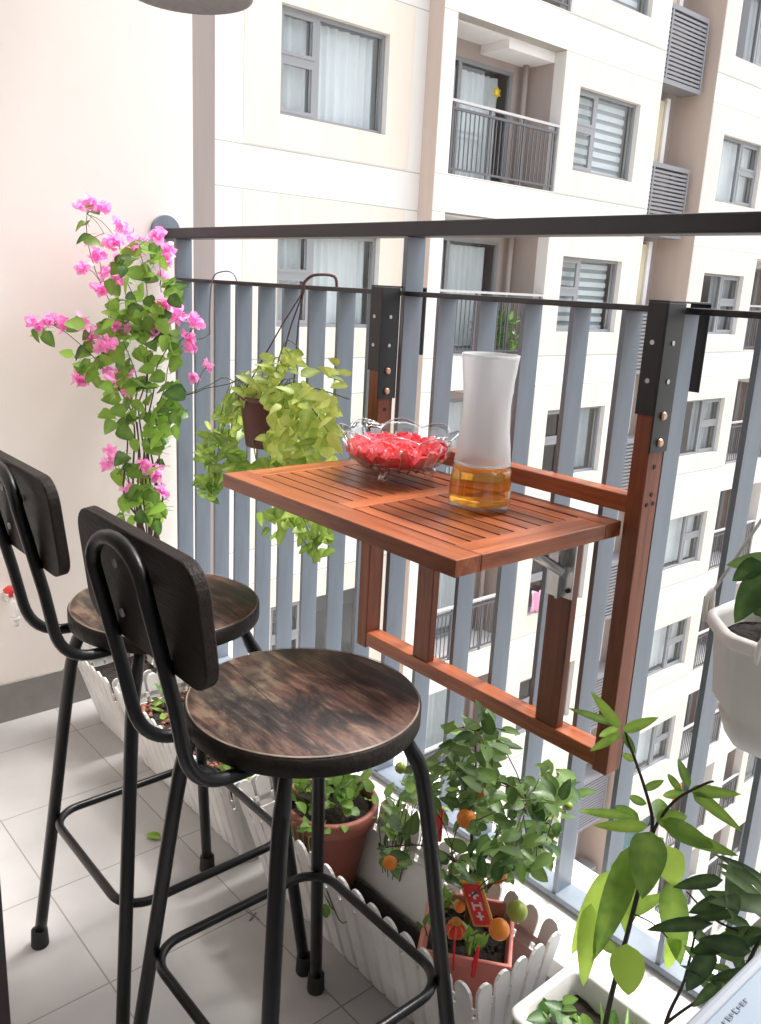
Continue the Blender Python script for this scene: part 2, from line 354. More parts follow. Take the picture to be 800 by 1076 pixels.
# stool seat: dark stained boards, blotchy, worn edge
def seat_mat():
    m = bpy.data.materials.new('stained_seat_wood'); m.use_nodes = True; nt = m.node_tree; N = nt.nodes; Lk = nt.links
    p = N['Principled BSDF']; p.inputs['Specular IOR Level'].default_value = .3
    tc = N.new('ShaderNodeTexCoord'); mp = N.new('ShaderNodeMapping'); mp.inputs['Rotation'].default_value = (0,0,.35); mp.inputs['Scale'].default_value = (7,55,20); Lk.new(tc.outputs['Object'], mp.inputs[0])
    g = N.new('ShaderNodeTexNoise'); g.inputs['Scale'].default_value = 1; g.inputs['Detail'].default_value = 9; g.inputs['Roughness'].default_value = .7; g.inputs['Distortion'].default_value = 1.2; Lk.new(mp.outputs[0], g.inputs['Vector'])
    mp2 = N.new('ShaderNodeMapping'); mp2.inputs['Scale'].default_value = (9,16,9); mp2.inputs['Rotation'].default_value = (0,0,.5); Lk.new(tc.outputs['Object'], mp2.inputs[0])
    n = N.new('ShaderNodeTexNoise'); n.inputs['Scale'].default_value = 1; n.inputs['Detail'].default_value = 6; n.inputs['Roughness'].default_value = .6; n.inputs['Distortion'].default_value = .8; Lk.new(mp2.outputs[0], n.inputs['Vector'])
    r = N.new('ShaderNodeValToRGB'); e = r.color_ramp.elements; e[0].position = .41; e[0].color = (.016,.008,.006,1); e[1].position = .60; e[1].color = (.42,.24,.12,1)
    k = e.new(.475); k.color = (.085,.026,.013,1); k = e.new(.54); k.color = (.24,.070,.026,1)
    ad = N.new('ShaderNodeMath'); ad.operation = 'MULTIPLY_ADD'; ad.inputs[1].default_value = .42; Lk.new(g.outputs['Fac'], ad.inputs[0])
    ml = N.new('ShaderNodeMath'); ml.operation = 'MULTIPLY'; ml.inputs[1].default_value = .60; Lk.new(n.outputs['Fac'], ml.inputs[0]); Lk.new(ml.outputs[0], ad.inputs[2])
    Lk.new(ad.outputs[0], r.inputs[0])
    r2 = N.new('ShaderNodeValToRGB'); e2 = r2.color_ramp.elements; e2[0].position = .42; e2[0].color = (.016,.011,.010,1); e2[1].position = .61; e2[1].color = (.30,.215,.12,1)
    k2 = e2.new(.50); k2.color = (.070,.050,.040,1); Lk.new(ad.outputs[0], r2.inputs[0])
    big = N.new('ShaderNodeTexNoise'); big.inputs['Scale'].default_value = 6.5; big.inputs['Detail'].default_value = 3; Lk.new(tc.outputs['Object'], big.inputs['Vector'])
    bm = N.new('ShaderNodeMapRange'); bm.inputs['From Min'].default_value = .46; bm.inputs['From Max'].default_value = .64; Lk.new(big.outputs['Fac'], bm.inputs[0])
    mm = N.new('ShaderNodeMix'); mm.data_type = 'RGBA'; Lk.new(bm.outputs[0], mm.inputs[0]); Lk.new(r.outputs[0], mm.inputs[6]); Lk.new(r2.outputs[0], mm.inputs[7]); r = mm
    # pale scratches
    mp3 = N.new('ShaderNodeMapping'); mp3.inputs['Scale'].default_value = (60,260,60); mp3.inputs['Rotation'].default_value = (0,0,-.5); Lk.new(tc.outputs['Object'], mp3.inputs[0])
    sn = N.new('ShaderNodeTexNoise'); sn.inputs['Scale'].default_value = 1; sn.inputs['Detail'].default_value = 2; Lk.new(mp3.outputs[0], sn.inputs['Vector'])
    sm2 = N.new('ShaderNodeMapRange'); sm2.inputs['From Min'].default_value = .66; sm2.inputs['From Max'].default_value = .74; sm2.inputs['To Max'].default_value = .5; Lk.new(sn.outputs['Fac'], sm2.inputs[0])
    m3 = N.new('ShaderNodeMix'); m3.data_type = 'RGBA'; Lk.new(sm2.outputs[0], m3.inputs[0]); Lk.new(r.outputs[2], m3.inputs[6]); m3.inputs[7].default_value = (.34,.27,.18,1); r = m3
    # dark seam between the boards
    sx = N.new('ShaderNodeMapping'); sx.inputs['Rotation'].default_value = (0,0,.12); Lk.new(tc.outputs['Object'], sx.inputs[0])
    sp = N.new('ShaderNodeSeparateXYZ'); Lk.new(sx.outputs[0], sp.inputs[0])
    a1 = N.new('ShaderNodeMath'); a1.operation = 'ADD'; a1.inputs[1].default_value = .047; Lk.new(sp.outputs[1], a1.inputs[0])
    ab = N.new('ShaderNodeMath'); ab.operation = 'ABSOLUTE'; Lk.new(a1.outputs[0], ab.inputs[0])
    ls = N.new('ShaderNodeMath'); ls.operation = 'LESS_THAN'; ls.inputs[1].default_value = .0011; Lk.new(ab.outputs[0], ls.inputs[0])
    mx = N.new('ShaderNodeMix'); mx.data_type = 'RGBA'; mx.inputs[7].default_value = (.01,.006,.004,1)
    mf = N.new('ShaderNodeMath'); mf.operation = 'MULTIPLY'; mf.inputs[1].default_value = .7; Lk.new(ls.outputs[0], mf.inputs[0])
    Lk.new(mf.outputs[0], mx.inputs[0]); Lk.new(r.outputs[2], mx.inputs[6]); dk = N.new('ShaderNodeHueSaturation'); dk.inputs['Value'].default_value = .36; dk.inputs['Saturation'].default_value = .78; Lk.new(mx.outputs[2], dk.inputs['Color']); Lk.new(dk.outputs[0], p.inputs['Base Color'])
    mr = N.new('ShaderNodeMapRange'); mr.inputs['To Min'].default_value = .32; mr.inputs['To Max'].default_value = .62; Lk.new(n.outputs['Fac'], mr.inputs[0]); Lk.new(mr.outputs[0], p.inputs['Roughness'])
    b = N.new('ShaderNodeBump'); b.inputs['Strength'].default_value = .22; b.inputs['Distance'].default_value = .002; Lk.new(g.outputs['Fac'], b.inputs['Height']); Lk.new(b.outputs[0], p.inputs['Normal'])
    return m
M['seat'] = seat_mat()
M['seatedge'] = mat('seat_edge_wood', (.022,.016,.013), .55, spec=.2, noise_amt=.4, noise_scale=20, bump=.2, bump_scale=90)
M['worn'] = mat('worn_edge', (.26,.20,.15), .6, col2=(.03,.02,.015), noise_scale=14)
M['backboard'] = mat('dark_stained_board', (.030,.022,.018), .5, spec=.2, noise_amt=.5, noise_scale=14, stretch=(1,6,6), bump=.15, bump_scale=60)

# measured positions in metres
BOUG_FLOWERS=[(0.180,0.875,1.392,0.016),(0.207,0.890,1.407,0.018),(0.198,0.921,1.404,0.019),(0.085,1.023,1.358,0.037),(0.231,0.938,1.327,0.026),(0.224,0.923,1.313,0.028),(0.155,0.925,1.284,0.029),(0.167,0.880,1.252,0.024),(0.082,0.938,1.326,0.015),(0.125,1.056,1.322,0.030),(0.203,1.000,1.305,0.019),(0.282,1.031,1.336,0.031),(0.318,1.030,1.307,0.019),(0.206,1.090,1.282,0.022),(0.114,0.994,1.282,0.020),(0.237,0.909,1.245,0.021),(0.126,0.988,1.223,0.022),(0.166,0.930,1.201,0.022),(0.113,0.938,1.204,0.015),(0.191,1.081,1.238,0.020),(0.272,1.044,1.171,0.027),(0.376,1.033,1.156,0.030),(0.466,1.025,1.143,0.027),(0.354,1.068,1.099,0.021),(0.352,1.074,1.071,0.019),(0.227,1.045,1.147,0.017),(0.211,0.851,1.118,0.023),(0.131,0.906,1.091,0.029),(0.193,0.917,1.064,0.027),(0.236,0.913,1.081,0.021),(0.200,0.952,1.109,0.032),(0.083,0.955,1.108,0.023),(0.139,1.044,1.107,0.025),(0.252,1.024,1.108,0.022),(0.109,0.893,0.975,0.027),(0.111,0.881,0.963,0.020),(0.229,0.916,0.992,0.031),(0.135,0.986,0.985,0.030),(0.164,0.985,0.945,0.023),(0.097,0.997,0.957,0.021),(0.342,1.089,0.997,0.012),(0.396,1.096,1.032,0.014),(0.095,0.830,1.119,0.027),(0.178,0.818,1.115,0.021),(0.134,0.797,1.128,0.017),(0.167,0.743,1.123,0.014),(0.131,0.774,1.109,0.012),(0.093,0.972,0.759,0.026),(0.190,0.913,0.756,0.018),(0.170,1.024,0.744,0.023),(0.238,1.013,0.743,0.020),(0.224,1.039,0.724,0.021),(0.175,0.984,0.680,0.023),(0.215,1.054,0.675,0.021),(0.089,1.017,0.639,0.016)]
BOUG_LEAVES=[(0.238,0.917,1.215),(0.178,1.048,1.164),(0.129,0.984,1.150),(0.241,1.080,1.229),(0.191,1.016,1.254),(0.317,1.037,1.199),(0.226,0.933,1.254),(0.225,0.977,1.165),(0.143,1.071,1.168),(0.224,0.965,1.218),(0.200,0.976,1.135),(0.120,0.965,1.203),(0.199,1.007,1.159),(0.218,0.979,1.190),(0.244,0.966,1.156),(0.103,1.064,1.210),(0.229,1.079,1.224),(0.226,1.044,1.277),(0.195,1.047,1.232),(0.242,1.018,1.179),(0.114,1.045,1.187),(0.230,1.025,1.299),(0.157,1.004,1.272),(0.192,1.013,1.238),(0.070,1.026,1.136),(0.093,1.026,1.230),(0.193,0.998,1.298),(0.186,1.030,1.246),(0.233,1.056,1.234),(0.189,0.998,1.279),(0.271,1.000,1.244),(0.193,0.949,1.202),(0.177,1.047,1.145),(0.264,0.938,1.252),(0.266,1.000,1.260),(0.267,0.969,1.248),(0.094,1.026,1.218),(0.226,0.994,1.107),(0.125,0.953,1.047),(0.315,1.017,1.124),(0.199,1.039,1.066),(0.269,1.033,1.148),(0.129,1.058,1.091),(0.219,1.001,1.092),(0.248,0.983,0.974),(0.212,0.996,1.045),(0.147,1.036,0.962),(0.198,1.091,1.127),(0.141,1.086,1.070),(0.170,1.026,1.047),(0.232,0.933,1.045),(0.228,0.948,0.994),(0.271,1.024,1.163),(0.260,1.015,0.967),(0.100,1.019,0.955),(0.194,1.004,1.134),(0.084,0.991,1.078),(0.246,1.008,1.011),(0.190,1.008,1.100),(0.259,1.077,1.093),(0.171,0.959,1.029),(0.131,1.061,1.026),(0.173,0.978,1.003),(0.217,0.957,1.090),(0.172,1.073,1.022),(0.245,1.015,1.121),(0.076,1.037,0.980),(0.385,1.013,1.039),(0.287,1.039,1.145),(0.193,0.968,1.096),(0.236,0.978,1.141),(0.244,1.057,1.078),(0.218,1.026,1.046),(0.387,1.000,1.080),(0.194,1.011,0.973),(0.188,1.017,1.147),(0.246,0.970,1.089),(0.102,1.014,1.102),(0.076,1.020,1.054),(0.208,0.984,0.965),(0.094,1.059,0.947),(0.216,0.966,1.024),(0.143,1.021,0.947),(0.216,1.003,1.109),(0.204,0.949,1.117),(0.293,1.001,1.083),(0.180,1.010,1.158),(0.227,1.008,1.095),(0.379,1.006,1.078),(0.121,1.035,1.152),(0.078,1.037,1.152),(0.150,0.975,1.054),(0.092,0.984,1.093),(0.353,1.024,1.053),(0.167,0.936,1.049),(0.215,0.977,0.878),(0.235,0.954,0.916),(0.088,0.978,0.922),(0.353,1.009,0.954),(0.156,0.978,0.974),(0.258,1.031,0.991),(0.154,1.008,0.970),(0.249,1.046,0.893),(0.166,1.090,0.874),(0.216,1.039,0.810),(0.146,0.984,0.831),(0.127,0.992,0.854),(0.334,1.006,0.907),(0.242,0.913,0.936),(0.199,1.040,0.949),(0.242,1.010,0.842),(0.212,1.015,0.963),(0.253,0.906,0.945),(0.224,0.987,0.914),(0.215,1.011,0.809),(0.158,1.108,0.903),(0.166,0.924,0.884),(0.131,1.022,0.944),(0.220,1.018,0.928),(0.266,0.950,0.957),(0.351,1.016,0.898),(0.338,1.019,0.919),(0.250,0.901,0.871),(0.207,1.079,0.930),(0.279,1.001,0.853),(0.142,1.043,0.871),(0.165,0.987,0.917),(0.233,0.972,0.813),(0.177,1.068,0.858),(0.206,0.979,0.883),(0.087,1.018,0.966),(0.213,1.024,0.849),(0.401,1.008,0.967),(0.261,1.040,0.873),(0.218,1.046,0.833),(0.249,0.926,0.907),(0.433,1.000,0.924),(0.201,0.989,0.961),(0.384,1.012,0.904),(0.230,1.041,0.891),(0.342,1.029,0.970),(0.138,1.070,0.806),(0.226,1.062,0.952),(0.215,1.058,0.914),(0.279,1.067,0.944),(0.212,1.021,0.880),(0.208,1.030,0.870),(0.237,0.841,1.020),(0.199,0.890,0.977),(0.238,0.862,0.998),(0.091,0.913,0.989),(0.231,0.936,0.982),(0.091,0.981,0.948),(0.206,0.897,1.019),(0.179,0.868,1.022),(0.145,0.886,0.998),(0.259,0.889,0.972),(0.129,0.985,0.980),(0.217,0.907,1.030),(0.170,0.914,1.032),(0.129,0.990,0.996),(0.080,1.021,0.996),(0.085,0.927,0.983),(0.267,0.834,1.024),(0.088,0.947,0.953),(0.073,1.012,1.014),(0.173,0.923,1.023),(0.087,0.898,1.029),(0.172,0.915,1.022),(0.157,0.864,1.015),(0.197,0.899,1.027),(0.235,0.835,1.017),(0.100,0.924,1.000),(0.269,0.822,1.015),(0.164,0.866,1.050),(0.104,0.915,1.054),(0.249,0.799,1.051),(0.217,1.101,0.965),(0.189,1.083,0.917),(0.266,1.057,0.876),(0.316,1.053,0.943),(0.286,1.063,0.850),(0.333,1.015,0.922),(0.229,1.085,0.880),(0.216,1.087,0.909),(0.249,1.042,0.916),(0.201,1.085,0.915),(0.213,1.085,0.904),(0.353,1.009,0.980),(0.305,1.043,0.889),(0.180,1.080,0.639),(0.169,0.970,0.643),(0.103,1.010,0.608),(0.264,0.956,0.693),(0.218,0.965,0.595),(0.171,1.069,0.591),(0.245,0.951,0.674),(0.275,1.005,0.633),(0.300,1.004,0.648),(0.214,1.014,0.680),(0.260,0.995,0.677),(0.089,0.994,0.573),(0.248,0.978,0.619),(0.239,0.928,0.624),(0.290,1.000,0.678),(0.250,1.020,0.632),(0.123,0.994,0.648),(0.155,1.008,0.673),(0.150,1.054,0.653),(0.185,1.042,0.623),(0.169,0.971,0.654),(0.238,1.046,0.620),(0.272,1.012,0.594),(0.248,0.951,0.662),(0.261,0.996,0.620),(0.154,1.070,0.629),(0.100,1.107,0.575),(0.215,0.983,0.612),(0.173,1.007,0.642),(0.265,1.007,0.651),(0.259,0.952,0.688),(0.238,1.046,0.627),(0.118,1.056,0.629),(0.224,0.992,0.686),(0.267,0.981,0.699),(0.180,1.008,0.651),(0.173,1.010,0.658),(0.254,0.958,0.742),(0.269,1.006,0.749),(0.159,1.078,0.727),(0.127,1.043,0.721),(0.222,0.957,0.750),(0.209,0.948,0.774),(0.088,1.002,0.750),(0.103,1.060,0.679),(0.120,0.983,0.718),(0.094,0.987,0.698),(0.198,0.978,0.732),(0.245,0.950,0.768),(0.265,0.958,0.764),(0.238,1.000,0.722),(0.241,1.067,0.836),(0.217,1.037,0.786),(0.212,1.064,0.814),(0.350,1.000,0.872),(0.338,1.005,0.816),(0.266,1.022,0.829),(0.200,1.031,0.784),(0.326,1.001,0.862),(0.219,1.055,0.808),(0.217,1.039,0.835),(0.168,1.075,0.781),(0.238,0.829,1.121),(0.162,0.936,1.125),(0.174,0.934,1.108),(0.195,0.924,1.095),(0.240,0.885,1.101),(0.090,0.888,1.108),(0.071,0.899,1.113),(0.148,0.890,1.094),(0.200,1.050,1.307),(0.161,1.028,1.318),(0.207,1.046,1.265),(0.202,1.064,1.295),(0.312,1.021,1.275),(0.206,0.994,1.302),(0.238,0.960,1.282),(0.142,0.990,1.278),(0.136,1.001,1.290),(0.237,1.010,1.258),(0.221,0.949,1.277),(0.254,1.039,1.292),(0.157,1.048,1.310),(0.160,1.090,1.309),(0.114,0.897,1.356),(0.216,0.882,1.395),(0.226,0.862,1.321),(0.174,0.903,1.396),(0.197,0.889,1.317),(0.159,0.901,1.362),(0.084,0.920,1.367),(0.088,0.986,1.159),(0.089,1.037,1.160),(0.206,0.941,1.171),(0.161,0.959,1.124),(0.234,0.924,1.167),(0.239,0.925,1.145),(0.193,0.953,1.129),(0.158,0.968,1.177),(0.191,0.945,1.156),(0.217,0.924,1.150),(0.251,0.903,1.123),(0.245,1.072,1.207),(0.311,1.037,1.226),(0.257,1.093,1.220),(0.326,1.052,1.187),(0.216,1.097,1.207),(0.259,1.077,1.191),(0.380,1.014,1.188),(0.377,1.031,1.201),(0.307,1.044,1.230),(0.268,1.067,1.209),(0.262,1.090,0.886),(0.324,1.064,0.898),(0.226,0.762,1.087),(0.102,0.796,1.086),(0.125,0.769,1.090),(0.076,0.797,1.088),(0.083,0.801,1.095),(0.351,1.030,1.108),(0.337,1.034,1.085),(0.260,1.080,1.043),(0.300,1.063,1.075),(0.339,1.009,1.088),(0.261,1.048,1.090),(0.344,1.035,1.061)]
BOUG_STEMS=[[(0.170,1.030,0.160),(0.140,1.058,0.301),(0.125,1.058,0.529),(0.114,1.051,0.750),(0.114,1.043,0.884),(0.123,1.058,1.015),(0.114,1.049,1.141),(0.114,1.004,1.249),(0.114,0.991,1.332)],[(0.170,1.030,0.160),(0.148,1.060,0.303),(0.145,1.060,0.534),(0.142,1.060,0.754),(0.159,1.060,0.890),(0.196,1.060,0.997),(0.263,1.060,1.102),(0.214,1.060,1.219),(0.224,1.060,1.336)],[(0.170,1.030,0.160),(0.143,1.051,0.303),(0.128,1.039,0.505),(0.128,1.019,0.647),(0.128,1.018,0.809),(0.128,0.993,0.915),(0.128,0.943,1.005),(0.128,0.889,1.062),(0.128,0.817,1.110),(0.128,0.761,1.118)],[(0.170,1.030,0.160),(0.175,1.044,0.315),(0.207,1.044,0.552),(0.184,1.044,0.710),(0.145,1.044,0.863),(0.183,1.044,0.971),(0.145,1.044,1.118),(0.177,1.044,1.217),(0.148,1.044,1.312)],[(0.170,1.030,0.160),(0.159,1.046,0.310),(0.137,1.035,0.536),(0.137,0.997,0.624),(0.137,0.977,0.708),(0.137,1.000,0.838),(0.137,1.031,0.966),(0.137,0.980,1.092),(0.137,0.940,1.212),(0.137,0.907,1.382)],[(0.170,1.030,0.160),(0.140,1.061,0.300),(0.213,1.061,0.551),(0.187,1.061,0.789),(0.214,1.061,0.923),(0.297,1.061,1.056),(0.396,1.061,1.135)],[(0.170,1.030,0.160),(0.125,1.066,0.294),(0.110,1.066,0.524),(0.099,1.057,0.692),(0.117,1.066,0.830),(0.232,1.066,0.913),(0.387,1.066,0.965),(0.525,1.066,0.998),(0.638,1.066,1.033)],[(0.170,1.030,0.160),(0.104,1.070,0.286),(0.091,1.053,0.578),(0.091,1.051,0.746),(0.091,1.031,0.855),(0.091,1.044,0.934),(0.091,0.979,0.975)],]
